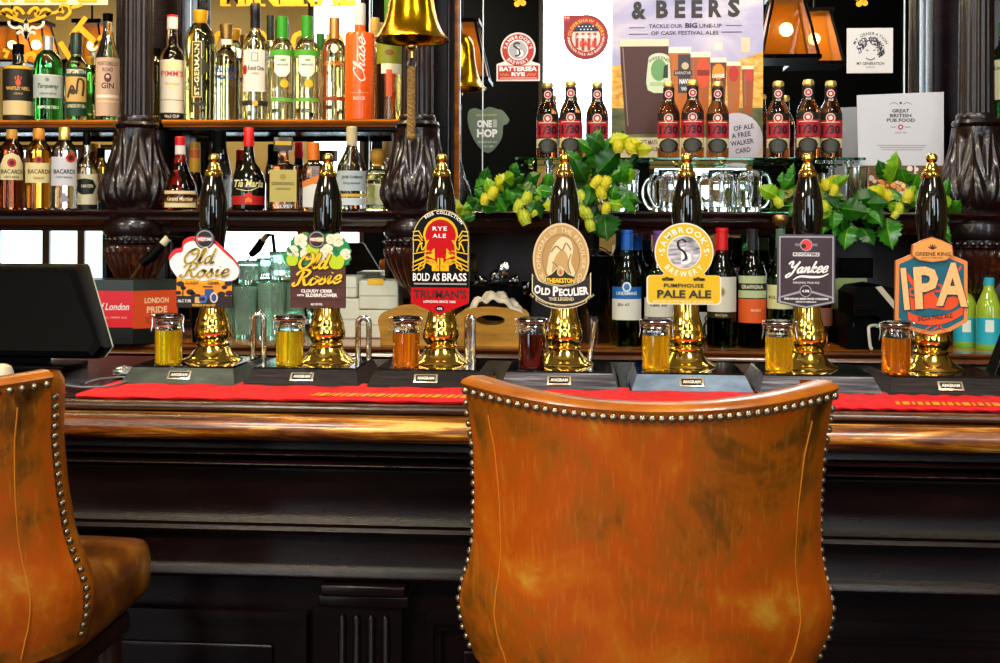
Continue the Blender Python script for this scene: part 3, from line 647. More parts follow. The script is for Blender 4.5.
# 5: round yellow
c, out, fin = clip(4, 684, 264, 'round yellow brewery badge over a yellow PALE ALE plate')
YE = pm('#d8b204'); YE2 = pm('#e8e2d0')
circ = ell(684, 252, 29.6, 29.6, 40, 118, 422)
def rr(x0, y0, x1, y1, r_=4): return ell(x0+r_, y0+r_, r_, r_, 6, 180, 269)+ell(x1-r_, y0+r_, r_, r_, 6, 270, 359)+ell(x1-r_, y1-r_, r_, r_, 6, 0, 89)+ell(x0+r_, y1-r_, r_, r_, 6, 90, 179)
shape = ell(684, 252, 29.2, 29.2, 40, 133, 407)+[(706, 275.5)]+[(716, 275.5)]+ell(717, 279.5, 4, 4, 5, 285, 359)+ell(717, 300.5, 4, 4, 6, 0, 89)+ell(651, 300.5, 4, 4, 6, 90, 179)+ell(651, 279.5, 4, 4, 6, 180, 269)+[(662, 275.5)]
out(shape, YE2, pm('#c8c0a8'), .008); c.poly([(684+(u-684)*.962, 263+(v-263)*.968) for u, v in shape], YE, 1)
c.disc(684, 252, 17.2, YE2, 2); c.disc(684, 252, 16, noise_mat('etched_grey', [(.35, '#55555e'), (.5, '#a8a8b0'), (.65, '#dedee4')], (30, 30, 160), rough=.4), 3)
c.arc("SAMBROOK'S", 684, 252, 19.3, 6, pm('#f6f2dc'), 2, 0, gap=.2, bold=.02); c.arc('BREWERY', 684, 252, 25, 5.8, pm('#f6f2dc'), 2, 0, True, gap=.22, bold=.02)
c.disc(662, 255, .9, WHITE, 2, n=8); c.disc(706, 255, .9, WHITE, 2, n=8)
c.line(smooth([(686, 242), (682, 239.5), (678, 242), (679, 248), (684, 252), (686, 258), (682, 261)], 5), 2.2, pm('#20202a'), 6, pen=.3); c.text('b', 681, 247, 691.5, 264.5, WHITE, 5, .03)
c.text('PUMPHOUSE', 664, 283.5, 703.5, 287.5, DK, 4, .03, 1.1); c.text('PALE ALE', 657.5, 290, 711, 298, pm('#343026'), 4, .035); c.text('BREWED IN THE HEART OF LONDON', 653.5, 300.4, 713, 302.8, pm('#fff2b0'), 4, .01)
for x in (667, 698): 
    for dx in (-3, 0, 3, 5): c.disc(x+dx, 279.3-(1 if dx == 0 else 0), 2.1, pm('#4a3808'), 3, 1.5, 10)
    c.rect(x-4, 280, x+6, 280.6, pm('#4a3808'), 3)
fin()
# 6: Yankee
c, out, fin = clip(5, 806, 272, 'dark plum square badge with grey border and white script')
shp = [(778, 234.5), (834.5, 234.5), (834.5, 303), (806, 309), (778, 303)]
GB = pm('#9c9aa4'); out(shp, pm('#4a464e'), pm('#6a6870'), .008)
sc_ = lambda k, ky: [(806+(u-806)*k, 271+(v-271)*ky) for u, v in shp]
c.poly(sc_(.95, .955), GB, 1); c.poly(sc_(.90, .915), noise_mat('plum_print', [(.3, '#2a1c24'), (.7, '#43303a')], (20, 20, 20), rough=.4), 2)
c.poly([(778.8, 297), (806, 289), (833.4, 297), (833.4, 302.3), (806, 308), (778.8, 302.3)], GB, 3); c.poly([(781, 298), (806, 291.5), (831.5, 298), (831.5, 301), (806, 306.2), (781, 301)], pm('#2c2a30'), 4)
c.disc(806, 245, 6.2, GB, 3); c.disc(806, 245, 5.2, pm('#e83a3c'), 4); c.disc(803.5, 246, 2.4, pm('#2c2228'), 5); c.rect(795, 243.5, 800, 246, pm('#78747c'), 3); c.rect(812, 243.5, 817, 246, pm('#78747c'), 3)
c.rect(793, 252.6, 819, 256.2, WHITE, 3); c.text('ROOSTERS', 793.8, 253, 818.4, 255.6, pm('#2c2228'), 4, .04)
c.script('Yankee', 786, 273.5, 827, 11.5, 2.0, WHITE, 5, slant=.35, rise=1.5); c.line(smooth([(793, 280), (800, 276.5), (812, 277), (821, 276.5), (828, 273.5)], 5), [.6+1.8*math.sin(PI*k/20) for k in range(21)], WHITE, 5)
c.text('ORIGINAL PALE ALE', 793, 281.6, 819, 283.6, pm('#d8d4d8'), 4, .02); c.disc(805.5, 291, 6, GB, 5); c.disc(805.5, 291, 5, pm('#1c1a20'), 6); c.text('4.3%', 801.8, 289.7, 809.2, 292.3, WHITE, 7, .04)
c.text('FREE RANGE BEERS FROM YORKSHIRE', 784.5, 297.8, 828, 299.8, WHITE, 5, .03); c.text('BREWED IN HARROGATE', 796, 301, 816, 302.6, WHITE, 5, .02)
fin()
# 7: IPA
c, out, fin = clip(6, 932, 286, 'orange edged teal badge with large IPA letters and crown')
OE = pm('#d88440'); TE = pm('#0c5c70'); OC = pm('#e04a10')
shp = smooth([(896, 320), (896.5, 262), (897, 261), (914, 253.5), (931, 250), (948, 253.5), (966, 261), (966.5, 262), (966.8, 320)], 1)+[(966, 322), (950, 331), (932, 335.5), (913, 331), (897, 322)]
out(shp, OE, pm('#a8602c'), .009); c.poly([(931.5+(u-931.5)*.90, 293+(v-293)*.905) for u, v in shp], TE, 1)
top = smooth([(912.5, 245), (922, 240), (931, 237.2), (940, 240), (950.5, 245)], 1)+[(951.5, 255), (945, 260), (931.5, 262), (918, 260), (911.5, 255)]
c.poly(smooth([(904, 304), (912, 310), (930, 308), (948, 310), (958, 303), (954, 296), (940, 299), (930, 292), (918, 299), (906, 297)], 3, True), OC, 2)
for x, y in ((913, 292), (923, 287), (938, 288), (948, 290), (956, 296)): c.ring(x, y, 2.4, 4.4, OC, 2.3, 16)
c.rect(927, 288, 934, 296, OC, 2.6); c.line([(905, 272), (918, 290)], 4, OC, 2); c.line([(954, 268), (950, 284)], 3, OC, 2); c.line([(960, 266), (952, 280)], 2, OC, 2)
bnr = smooth([(908, 311), (920, 316), (935, 316), (950, 312), (962, 305)], 4)+smooth([(962, 314), (950, 321), (935, 325), (920, 324), (909, 320)], 4)
c.poly(bnr, OC, 3); c.line(smooth([(908, 311), (920, 316), (935, 316), (950, 312), (962, 305)], 4), 1, TE, 4); c.text('INDIA PALE ALE', 918, 314.8, 952, 319.6, pm('#5a2408'), 4, .02, rot=-.12)
c.line([(931, 326), (921, 333)], 1.2, OC, 3); c.line([(937, 324), (945, 331)], 1.2, OC, 3); c.line([(931, 331), (941, 325)], 1.2, OC, 3)
IPAM = pm('#f0b878')
for k, (t_, a, b_, v0, v1, r_) in enumerate((('I', 902.5, 908, 268, 310, -.10), ('P', 914, 938, 266.5, 308.5, -.06), ('A', 936, 967, 262.5, 306, .03))):
    c.text(t_, a+1.2, v0+1, b_+1.2, v1+1, pm('#0a3a48'), 5+k, .03, rot=r_); c.text(t_, a, v0, b_, v1, IPAM, 9+k, .03, rot=r_)
out(top, OE, pm('#a8602c'), .006, 13); c.poly([(931.5+(u-931.5)*.94, 250+(v-250)*.9) for u, v in top], pm('#e09a4c'), 14)
c.text('GREENE KING', 914.5, 252, 949, 255.8, pm('#5a2c10'), 15, .02); c.text('BURY ST EDMUNDS', 921, 257, 941, 258.4, pm('#7a4418'), 15, .01)
for k in range(5): a = -PI/2+(k-2)*.55; c.line([(931.5, 249), (931.5+4.6*math.cos(a), 249+4.6*math.sin(a))], 1.2, pm('#5a2c10'), 15)
fin()
# ------------------------------------------------------------------ clip-top jars
JG = glass('jar_glass', (.97, .98, .96), .0, 1.45)
JARS = [(168.5, 360, '#ffdc10', 'small clip top jar of golden yellow cider on the first pump base'), (289.5, 362, '#fae020', 'small clip top jar of pale green yellow cider beside the blossom badged pump'),
 (406, 366, '#f08c10', 'small clip top jar of amber ale beside the rye ale pump'), (532, 367, '#4a1408', 'small clip top jar of dark brown ale beside the tan oval badge'),
 (656, 370, '#ffc810', 'small clip top jar of gold ale left of the yellow badged pump'), (779, 371, '#ffc814', 'small clip top jar of gold ale below the dark square badge'), (896, 373, '#f08c18', 'small clip top jar of copper ale below the IPA badge')]
jt = None
for i, (px, pb, colr, lab) in enumerate(JARS):
    yj = 2.146; m = mpp(px, yj, pb); p = at(px, pb, yj)
    t = thing('clip_top_jar', lab, 'jar', (p.x, yj, ZPB+.0003), group='sample jars of beer on the pump bases')
    liq = mat('ale_%d' % i, colr, .03, 0, .78, 1.33, coat=1)
    if jt is None:
        k = 1.87e-3; P = lambda r, h: (r*k, h*k)
        gb = MB().lathe([P(12.9, 33), P(13, 33.2), P(13, 36), P(12, 38.5), P(11.6, 41), P(12.3, 41.5), P(12.3, 44), P(11.6, 44.2), P(10.8, 43.5), P(10.6, 39), P(11.9, 36), P(12, 33.4), P(0, 33.2)], JG, 36, cap=False)
        lqm = MB().lathe([P(0, 0), P(11.5, 0), P(12.8, .8), P(13, 2), P(13, 33), P(0, 33)], liq, 32)
        ld = MB().lathe([P(12.4, 44.2), P(13.2, 45), P(13.2, 47), P(12.3, 48.2), P(8, 48.8), P(0, 49)], mat('lid_glass_dark', '#120d0b', .22, spec=.3), 36)
        ws = MB().lathe([P(11.5, 43.6), P(12.8, 43.6), P(12.8, 44.4), P(11.5, 44.4)], mat('seal_orange', '#8a4a28', .5), 32)
        wr = MB(); ST_ = CHROME
        wr.tube([(13.0*k*math.cos(a), 13.0*k*math.sin(a), 40.5*k) for a in [2*PI*q/28 for q in range(28)]], .0007, ST_, 6, True)
        for s_ in (-1, 1):
            wr.tube([(s_*13.4*k, 0, 40.5*k), (s_*15.5*k, -.003, 44*k), (s_*16*k, -.004, 47*k), (s_*13.4*k, -.003, 47.5*k), (s_*13.6*k, .002, 43*k)], .0008, ST_, 6)
            wr.tube([(s_*15.8*k, -.004, 45*k), (s_*15.2*k, -.006, 38*k), (s_*16.4*k, -.007, 31*k)], .0009, ST_, 6)
        wr.tube([(-15.6*k, -.004, 45*k), (-10*k, -.021, 45.8*k), (0, -.0265, 46*k), (10*k, -.021, 45.8*k), (15.6*k, -.004, 45*k)], .0008, ST_, 6)
        o = [gb.build('glass_body', t), lqm.build('ale', t), ld.build('lid', t), ws.build('rubber_seal', t), wr.build('wire_clip', t)]
        jt = o; jz = t
    else:
        for q in jt:
            d = q.copy(); COL.objects.link(d); d.parent = t
            if q.name.startswith('ale'): d.data = q.data.copy(); d.data.materials[0] = liq
# ================================================================== bottles
CLR = glass('warm_tinted_spirit', (.99, .97, .74)); CLY = glass('straw_spirit', (.99, .92, .42)); CLW = glass('water_clear', (.985, .99, .96))  # yellow tints partly paint warm light into clear glass
GRN = glass('emerald_glass', (.08, .62, .12)); AMBG = glass('amber_spirit', (.85, .36, .03)); DRK = glass('dark_rum', (.22, .04, .01)); YEL = glass('yellow_spirit', (.98, .72, .08))
BRN = glass('brown_beer_glass', (.42, .14, .025)); OLV = glass('olive_glass', (.10, .15, .02)); LIME = mat('lime_drink', (.55, .78, .06), .04, 0, .45, 1.4, coat=1); REDG = glass('red_liqueur', (.5, .02, .02))
BLKB = mat('black_bottle', '#0c0b0b', .15, coat=.5); ORB = mat('orange_bottle', '#f05a10', .25, coat=.4); WINE = glass('black_wine_glass', (.03, .045, .015)); WINE2 = mat('wine_dark', '#070a07', .06, coat=.6)
def bottle(label, cx, yb, prof, glassm, Y, z, cap=None, capm=None, lab=None, name='spirit_bottle', cat='bottle', group=None, sq=False, dep=.7, cap2=None, cap2m=None, facecam=True, extra=None):
    """prof: [(halfwidth_px, py)] bottom to top of the glass; cap the same."""
    p = at(cx, yb, Y); m = mpp(cx, Y, yb)
    t = thing(name, label, cat, (p.x, Y, z+.0005), face(p.x, Y) if facecam else 0, group)
    mf = mpp(cx, Y-.7*prof[0][0]*m, yb); h0 = HOR+(cx-500)*SR; H = lambda py: CZ+(h0-py)*mf-z if py < yb-8 else max(0, (yb-py)*m+.0)
    n = 48 if sq else 32; kw = dict(p=7 if sq else None, sy=dep if sq else 1.0)
    pr = [(0, H(yb)+.004), (prof[0][0]*m*.75, H(yb)+.002), (prof[0][0]*m*.9, 0)]+[(prof[0][0]*m, H(yb)+.004)]+[(r*m, H(y)) for r, y in prof[1:]]
    if pr[-1][0] > 1e-4: pr.append((0, pr[-1][1]))
    MB().lathe(pr, glassm, n, **kw).build('glass_body', t)
    if cap:
        c = [(r*m, H(y)) for r, y in cap]
        MB().lathe([(0, c[0][1])]+c+[(0, c[-1][1])], capm, 24, **(kw if sq == 2 else {})).build('cap', t)
    if cap2:
        c = [(r*m, H(y)) for r, y in cap2]; MB().lathe(c, cap2m, 24, cap=False).build('neck_sleeve', t)
    if lab:
        def cv(r_px, nm='label', lb=None):
            mb = MB(); R = r_px*m+.0006
            if sq: fn = lambda u, v, l: (u*m, -r_px*m*dep-.0006-l*.0003, H(v))
            else:
                def fn(u, v, l):
                    q = R+l*.0003; x = max(-q*.995, min(q*.995, u*m)); return (x, -math.sqrt(q*q-x*x), H(v))
            return Cv(mb, fn, curved=not sq), mb, lambda: mb.build(nm, t, label=lb)
        lab(cv)
    if extra: extra(t, m, H)
    return t
def L(*items):
    """items: (r_px, [draw...]) -> label function; draw ops are tuples"""
    def f(cv):
        for it in items:
            c, mb, fin = cv(it[0]); used = 0
            for d in it[1]:
                k = d[0]
                if (k == 'r' and len(d) == 6 or k == 'p' and len(d) == 4 and d[3] == 0) and used: fin(); c, mb, fin = cv(it[0])
                used = 1
                if k == 'r': c.rect(*d[1:5], pm(d[5]) if isinstance(d[5], str) else d[5], d[6] if len(d) > 6 else 0)
                elif k == 't': c.text(d[1], *d[2:6], pm(d[6]), d[8] if len(d) > 8 else 2, d[7] if len(d) > 7 else .02)
                elif k == 'i': c.text(d[1], *d[2:6], pm(d[6]), 2, .02, slant=.3)
                elif k == 'd': c.disc(d[1], d[2], d[3], pm(d[4]), d[5] if len(d) > 5 else 1, d[6] if len(d) > 6 else None)
                elif k == 'v': c.text(d[1], *d[2:6], pm(d[6]), 2, .02, rot=-PI/2)
                elif k == 'p': c.poly(d[1], pm(d[2]), d[3] if len(d) > 3 else 1)
                elif k == 's': c.line(smooth(d[1], 4), d[2], pm(d[3]), 2)
            fin()
    return f
GT = 'spirit bottles on the upper shelves'; GL = 'spirit bottles on the lower shelf'
ya, yb_ = 3.67, 118
YT = 3.72; ZT = ZS1
def cyl(r, yb, sh0, sh1, nr, top):   # body radius, base, shoulder start/end, neck radius, top
    d = sh0-sh1
    return [(r, yb), (r, sh0), (r*.97, sh0-d*.2), (r*.86, sh0-d*.45), (nr+(r-nr)*.42, sh0-d*.68), (nr+(r-nr)*.12, sh0-d*.9), (nr, sh1), (nr, top)]
def chase(cv):
    c, mb, fin = cv(14.8); tmp = MB(); seg = []
    base = c.fn
    c2 = Cv(mb, lambda u, v, l: base(v-62.0-0.0, 62.0-u+0.0, l), True)   # rotated drawing frame: text runs upwards
    # u' runs up the bottle: screen v = 62-u', screen u = v'-62
    c2.script('Chase', -19, 67, 24, 11, 1.5, WHITE, 2, slant=.3)
    c.rect(-9, 93.4, 9, 93, pm('#f8b890'), 1); c.text('ROCK', -6, 97, 6, 100.5, pm('#f8d8c8'), 2, .03); c.rect(-1, 94, 1, 90, pm('#f8b890'), 1)
    fin()
# --- upper left bay
bottle('matt black gin bottle with gold shoulders and a cream foot band', 18, 118, [(14.5, 118), (14.5, 70), (13.5, 67), (7, 64), (5.6, 62), (5.4, 47)], BLKB, YT, ZT, [(5.6, 53), (5.8, 43)], BLACKM,
  L((14.5, [('r', -14, 117, 14, 69, '#1c1a18'), ('r', -14, 112, 14, 101, '#c8b484', 1), ('d', 0, 83, 2.6, '#c84818', 1, 3.2), ('r', -.8, 82, .8, 76, '#c84818', 1), ('r', -3, 80, -2, 77, '#c84818', 1), ('r', 2, 80, 3, 77, '#c84818', 1), ('t', 'WHITLEY NEILL', -11, 87, 11, 90.5, '#d8a850'), ('t', 'GIN', -4, 93, 4, 95, '#b09048')]), (14.0, [('r', -13.3, 69, 13.3, 66, '#d8a818')])), group=GT)
bottle('squat emerald green gin bottle with red seal and grey label', 48, 118, [(14, 118), (14.2, 70), (13.5, 62), (11, 55), (8, 51), (5, 49), (4.8, 44)], GRN, YT, ZT, [(5.3, 49), (5.3, 35.5), (4.8, 35)], mat('brushed_cap', (.75, .74, .68), .3, .8),
  L((14.2, [('r', -13.8, 98, 13.8, 75, '#a8b0b0'), ('r', -13.8, 75.6, 13.8, 75, '#e8ecec', 1), ('i', 'Tanqueray', -10, 84, 10, 90, '#28483c'), ('d', -1, 80, 2, '#707878', 1), ('t', 'LONDON DRY GIN', -8, 93, 8, 95, '#28483c'), ('t', 'IMPORTED', -10, 106, 10, 109, '#c8e8d0')]), (10.5, [('d', -1, 59, 5, '#b81818', 0), ('d', -1, 59, 3, '#e02a20', 1)])), group=GT)
bottle('dark capped gin bottle with green label and copper still picture', 76, 118, cyl(10.5, 118, 66, 56, 5, 50), CLY, YT, ZT, [(5.6, 54), (5.6, 33), (5, 32)], pm('#10281e', .3),
  L((10.5, [('r', -10.2, 113, 10.2, 68, '#0e3a28'), ('t', 'SIPSMITH', -9, 69.5, 9, 74, '#e8e0c0'), ('r', -9.6, 102, 9.6, 77, '#c8a058', 1), ('s', [(-8, 98), (-4, 86), (0, 94), (2, 80), (7, 82), (6, 96)], 2, '#3a2410'), ('d', -3, 92, 3, '#3a2410', 1.5), ('t', 'LONDON DRY GIN', -8.5, 104.5, 8.5, 108, '#d8d0a0')])), group=GT)
bottle('plain pale green yellow bottle standing behind the copper still gin', 90, 116, cyl(8, 116, 76, 64, 4, 58), CLY, 3.845, ZT, [(4, 64), (4, 56)], GILT, group=GT)
bottle('tall clear gin bottle with faded rose label beside the fluted column', 107.5, 118, [(11.8, 118), (11.8, 62), (11, 55), (8.5, 47), (5.8, 38), (4.6, 28), (4.4, 14)], CLW, YT, ZT, [(4.8, 20), (5, 14), (5, 12.5)], BLACKM,
  L((11.8, [('r', -11.3, 113, 11.3, 58, '#c8a890'), ('t', 'PORTOBELLO', -9.5, 62, 9.5, 66, '#5a3a34'), ('t', 'ROAD', -5, 68, 5, 72, '#5a3a34'), ('d', 0, 78, 3.6, '#5a3028', 1, 4.6), ('d', 0, 77, 1.7, '#d8b8a0', 1.5), ('t', 'GIN', -6, 83, 6, 89, '#3a2420'), ('r', -10.5, 98, 10.5, 95, '#ece0d0', 1), ('r', -10.5, 102.5, 10.5, 101, '#e8c890', 1)])), group=GT)
bottle('yellow liqueur bottle peeping out behind the first column', 157, 116, cyl(7, 116, 66, 56, 3.5, 50), YEL, 3.785, ZT, [(3.6, 56), (3.6, 48)], BLACKM, group=GT)
# --- upper middle bay
bottle("fruit cup bottle with red lettered white label and red rimmed cap", 172, 118, [(12, 118), (12, 58), (11.5, 54), (9, 49), (6.5, 46), (5.5, 40), (4.6, 28)], glass('pimms_glass', (.75, .5, .25)), YT, ZT, [(5.3, 28), (5.3, 16)], pm('#e8e0d4', .35),
  L((12, [('r', -11.7, 110, 11.7, 60, '#ded2c2'), ('p', [(-11, 66), (-5, 62), (0, 58), (5, 62), (11, 66), (11, 70), (-11, 70)], '#e8d8a8', 1), ('t', "PIMM'S", -10.5, 71, 10.5, 77, '#c02818', .01), ('i', 'The Original', -7, 83, 7, 86, '#b8985a'), ('d', 0, 86, 3, '#ead49a', 1), ('r', -11.5, 100.6, 11.5, 100, '#6a5840', 1), ('r', -11.7, 117, 11.7, 110, '#15110e', 1), ('t', 'No.1 CUP', -7, 112, 7, 115, '#e8e0d0')])),
  cap2=[(5.45, 16), (5.5, 14.2), (4.4, 13.8)], cap2m=pm('#d01c14'), group=GT)
bottle('tall fluted elderflower liqueur bottle with brass stopper and upright label', 200, 118, [(14.5, 118), (15.2, 100), (15.5, 60), (15.2, 44), (14, 35), (11.5, 28), (8, 23.5), (6.5, 22)], CLY, YT, ZT, [(5.6, 22), (7, 17), (7.6, 9.5), (7, 9)], GILT,
  L((15.4, [('r', -8, 98, 1.5, 42, '#d8c070'), ('r', -7.2, 97, .7, 43, '#2c2808', 1), ('v', 'ST-GERMAIN', -29, 68.2, 22.5, 72.8, '#f4e8b0'), ('p', [(1, 58), (8, 64), (8, 72), (1, 76)], '#2a2818'), ('r', -8, 106, 6, 103, '#2a2818', 1)])), group=GT)
bottle('short vodka bottle with blue block capitals printed on clear glass', 226, 118, [(13.3, 118), (13.5, 64), (13, 58), (10, 52), (6, 48), (4.8, 46), (4.8, 38)], CLR, YT+.07, ZT, [(5.8, 38), (6.2, 27), (6.5, 23.5), (5.5, 23)], mat('bronze_cap', (.45, .26, .08), .3, .9),
  L((13.5, [('t', 'ABSOLUT', -11, 68, 11, 73, '#1c3a90', .04), ('t', 'VODKA', -9, 75.5, 9, 80.5, '#1c3a90', .04), ('t', 'Country of Sweden', -9, 86, 9, 88, '#3a4a80')]), (5.6, [('r', -5.4, 44, 5.4, 38.5, '#e8e4da')])), group=GT)
bottle('tall vodka bottle with black cap and pale square crest label', 255, 118, [(13, 118), (13, 50), (12, 43), (9.5, 37), (6, 32), (5, 27), (4.6, 16)], CLR, YT, ZT, [(5, 27), (5, 14), (5.2, 13.5), (5.2, 3), (4.6, 2)], pm('#141012', .3),
  L((13, [('r', -11.5, 92, 9.5, 50, '#dcd4cc'), ('r', -4, 62, 3, 53, '#8a8a88', 1), ('r', -3, 61, 2, 54, '#d0ccc4', 1.5), ('d', -10, 70, 2, '#a02818', 1, 5), ('t', 'Ketel One', -7, 66, 8.5, 71, '#28241e'), ('t', 'VODKA', -4, 73, 4, 75, '#58544c'), ('r', -12.5, 106, 12.5, 101, '#28241c', 0), ('d', 0, 103.5, 3, '#c8a040', 1)])), group=GT)
def lime(lbl, cx, w, ytop, Y=YT, yb=118): 
    s = w/12.5
    bottle(lbl, cx, yb, [(w, yb), (w, 54), (w*.96, 48), (w*.75, 42), (w*.48, 38), (w*.40, 34)], CLR, Y, ZT, [(5.6, 38), (5.6, ytop), (5, ytop-.6)], pm('#2c8a1c', .3),
      L((w, [('r', -w*.96, 57, w*.96, 50, '#4a9a28'), ('p', [(-8*s, 56), (8*s, 56), (8*s, 72), (4*s, 77), (-4*s, 77), (-8*s, 72)], '#e4ead8', 1), ('t', 'SMIRNOFF', -6*s, 64, 6*s, 66.5, '#2a5a28'), ('t', 'LIME', -4*s, 59, 4*s, 62, '#4a8a30'), ('d', 2, 84, 4.5*s, '#c8b020', 1), ('r', -w*.96, 102, w*.96, 98, '#6aa840')])), group=GT)
lime('green capped flavoured vodka bottle right of the black capped one', 282, 12, 16)
lime('second green capped flavoured vodka bottle, left of the copper capped bottle', 306.5, 12.5, 15.5)
bottle('copper capped vodka bottle with orange script, left of the orange bottle', 334, 118, [(12.5, 118), (12.5, 54), (11.8, 47), (9, 41), (5.4, 38), (4.8, 34)], CLR, YT+.04, ZT, [(5.4, 38), (5.4, 17), (4.8, 16.4)], mat('copper_cap', (.72, .32, .10), .28, .85),
  L((12.5, [('d', 0, 49, 3.8, '#e4e0d0', 0, 4.5)]), (12.5, [('i', 'vanilla', -9, 61, 9, 66, '#d87818')]), (12.5, [('r', -11, 101, 11, 97, '#9a3818')])), group=GT)
bottle('small green capped bottle half hidden behind the copper capped vodka', 320, 116, cyl(8, 116, 62, 50, 3.6, 40), CLY, 3.845, ZT, [(4, 50), (4, 33)], pm('#2c6a1c', .3), group=GT)
bottle('dark capped bottle half hidden behind the first lime vodka', 270, 116, cyl(6, 116, 52, 40, 3.4, 30), CLY, 3.845, ZT, [(3.8, 40), (3.8, 15)], pm('#1c2818', .3), group=GT)
bottle('opaque bright orange bottle with upright white script and white cap', 359.5, 118, [(14.6, 118), (14.8, 34.5), (14.2, 32.5), (6.5, 31.2), (5.4, 30), (5.2, 22)], ORB, YT, ZT, [(5.4, 24), (5.6, 23), (5.6, 4), (5.4, 2)], pm('#d8d0cc', .35),
  lambda cv: chase(cv), group=GT)
bottle('green capped bottle with olive label and clear lower half behind the bell', 389, 118, [(13, 118), (13, 52), (12, 44), (8.5, 36), (5.5, 30), (4.8, 24), (4.6, 20)], CLR, YT, ZT, [(5.2, 20), (5.2, -6)], pm('#3c7a18', .3),
  L((13, [('r', -12.6, 64, 12.6, 42, '#7a8420'), ('d', 0, 53, 4.5, '#7a4818', 1, 3), ('r', -8, 74, 12, 64, '#dcd8c0'), ('r', -3, 97, 3, 70, '#c85020', .5)])), group=GT)  # orange strip paints a reflection onto the clear lower glass
bottle('cork topped bottle squeezed between the orange bottle and the bell', 374.5, 117, cyl(8, 117, 62, 46, 4, 36), CLY, 3.845, ZT, [(4.4, 36), (4.6, 18), (4, 17)], noise_mat('cork', [(.3, '#a8843c'), (.7, '#d0ac5c')], (60, 60, 60), rough=.7), group=GT)
bottle('green glass bottle with pale label right of the last column', 1003, 112, [(12, 112), (12, 60), (9, 50), (5, 44), (4, 35)], GRN, YT, ZT, [(4.6, 36), (4.6, 20)], pm('#2c8a1c', .3), L((12, [('r', -11, 100, 8, 60, '#d8d8b0'), ('t', 'Lon', -8, 66, -1, 70, '#282820')])), group=GT)
# --- lower shelf
YL_ = 3.585; ZL = ZS2; yl = 212
def rum(lbl, cx, r, top, gm, body, capm, fg, badge, extra=[]):
    bottle(lbl, cx, yl, [(r, yl), (r, 160), (r*.96, 152), (r*.82, 146), (r*.58, 142), (r*.40, 138), (r*.38, 134)], gm, YL_, ZL, [(r*.42, 140), (r*.42, top+1), (r*.36, top)], capm,
      L((r, body+[('t', 'BACARDI', -r*.78, 169.5, r*.78, 174, fg, .02), ('d', badge[0], badge[1], badge[2], '#b82a1c', 1.5), ('d', badge[0], badge[1], badge[2]*.55, '#3a1410', 2)]+extra)), group=GL)
rum('dark rum bottle with round cream label at the left edge of the lower shelf', 11.5, 12.4, 129, DRK, [('p', [(-10.5, 180), (-10.5, 165), (-7, 156), (0, 153), (7, 156), (10.5, 165), (10.5, 180)], '#d4c894', 0)], pm('#a87820', .3), '#40281a', (0, 163, 4.4), [('t', 'CARTA NEGRA', -7, 176, 7, 178.5, '#40281a')])
rum('amber gold rum bottle with cream label, beside the dark rum', 38.5, 13, 128, AMBG, [('r', -12.4, 183, 12.4, 163, '#d8c890', 0), ('t', 'GOLD', -5, 177, 5, 179.5, '#7a4a18')], pm('#b87818', .3), '#4a3410', (0, 160, 3.6))
rum('clear white rum bottle with grey white label, beside the gold rum', 64, 12.6, 127, CLW, [('r', -12, 186, 12, 157, '#c4c4cc', 0)], mat('gold_cap', (.8, .58, .16), .3, .8), '#20242c', (6, 158, 4.6), [('t', 'CARTA BLANCA', -8, 176.5, 8, 178.5, '#3a3e48'), ('p', [(-5, 200), (0, 192), (5, 200), (0, 206)], '#8a8a94', 0)])
bottle('small clear spirit bottle with cream label and black shield', 86.5, yl, [(11, yl), (11, 173), (10, 166), (7, 160), (4, 155), (3.6, 140)], CLW, YL_+.075, ZL, [(3.8, 145), (3.8, 133), (3.2, 132)], BLACKM,
  L((11, [('r', -10.6, 207, 10.6, 174, '#d0c8a8'), ('p', [(-9, 180), (-2, 178.5), (6, 180), (9, 186), (6, 194), (-4, 195), (-9, 192)], '#141414', 1), ('t', 'HAVEN', -5, 184.5, 6, 188, '#d8d0b0'), ('r', -10.6, 212, 10.6, 207, '#100e0c', 1)])), group=GL)
bottle('pale yellow bottle in the shade beside the first column on the lower shelf', 101, yl, cyl(7, yl, 172, 158, 3.5, 150), YEL, 3.76, ZL, [(3.8, 158), (3.8, 148)], BLACKM, L((7, [('r', -6.5, 212, 6.5, 203, '#12100e')])), group=GL)
bottle('orange liqueur bottle with red wax seal, ribbon and brown banner label', 180, 210, [(17, 210), (17.5, 196), (16, 186), (12.5, 178), (8.5, 170), (6, 160), (4.8, 148)], glass('cognac_brown', (.4, .1, .02)), YL_, 1.4325, [(4.8, 150), (5.2, 140), (5.2, 137), (4.4, 136)], pm('#c01818', .35),
  L((17, [('r', -15, 208, 15, 191, '#d8c898'), ('r', -15, 203, 15, 194.5, '#6a4a1c', 1), ('t', 'Grand Marnier', -12.5, 196.5, 12.5, 201, '#f0e0b0')]), (9, [('d', -3, 181, 4.4, '#c81818', 0), ('s', [(-4, 170), (-2, 182), (0, 192)], 3, '#d01818')]), (5.2, [('r', -5, 155, 5, 145, '#d4ccc8'), ('r', -5, 163, 5, 155, '#d02018')])), group=GL)
bottle('dark amber bottle with gold neck foil behind the orange liqueur', 194.5, 210, cyl(9, 210, 188, 170, 5, 160), AMBG, 3.76, ZL, [(5.6, 172), (5.4, 150), (5.2, 142)], pm('#c89018', .3), L((5.4, [('r', -5, 158, 5, 150, '#b8501c')])), group=GL)
bottle('clear shouldered bottle with dark foil neck behind the first pump handle', 219, 211, [(12.5, 211), (12.5, 178), (12, 170), (10, 160), (8, 153), (6.6, 145)], CLW, YL_, ZL, [(7, 160), (6.8, 131), (6, 130)], BLACKM, group=GL)
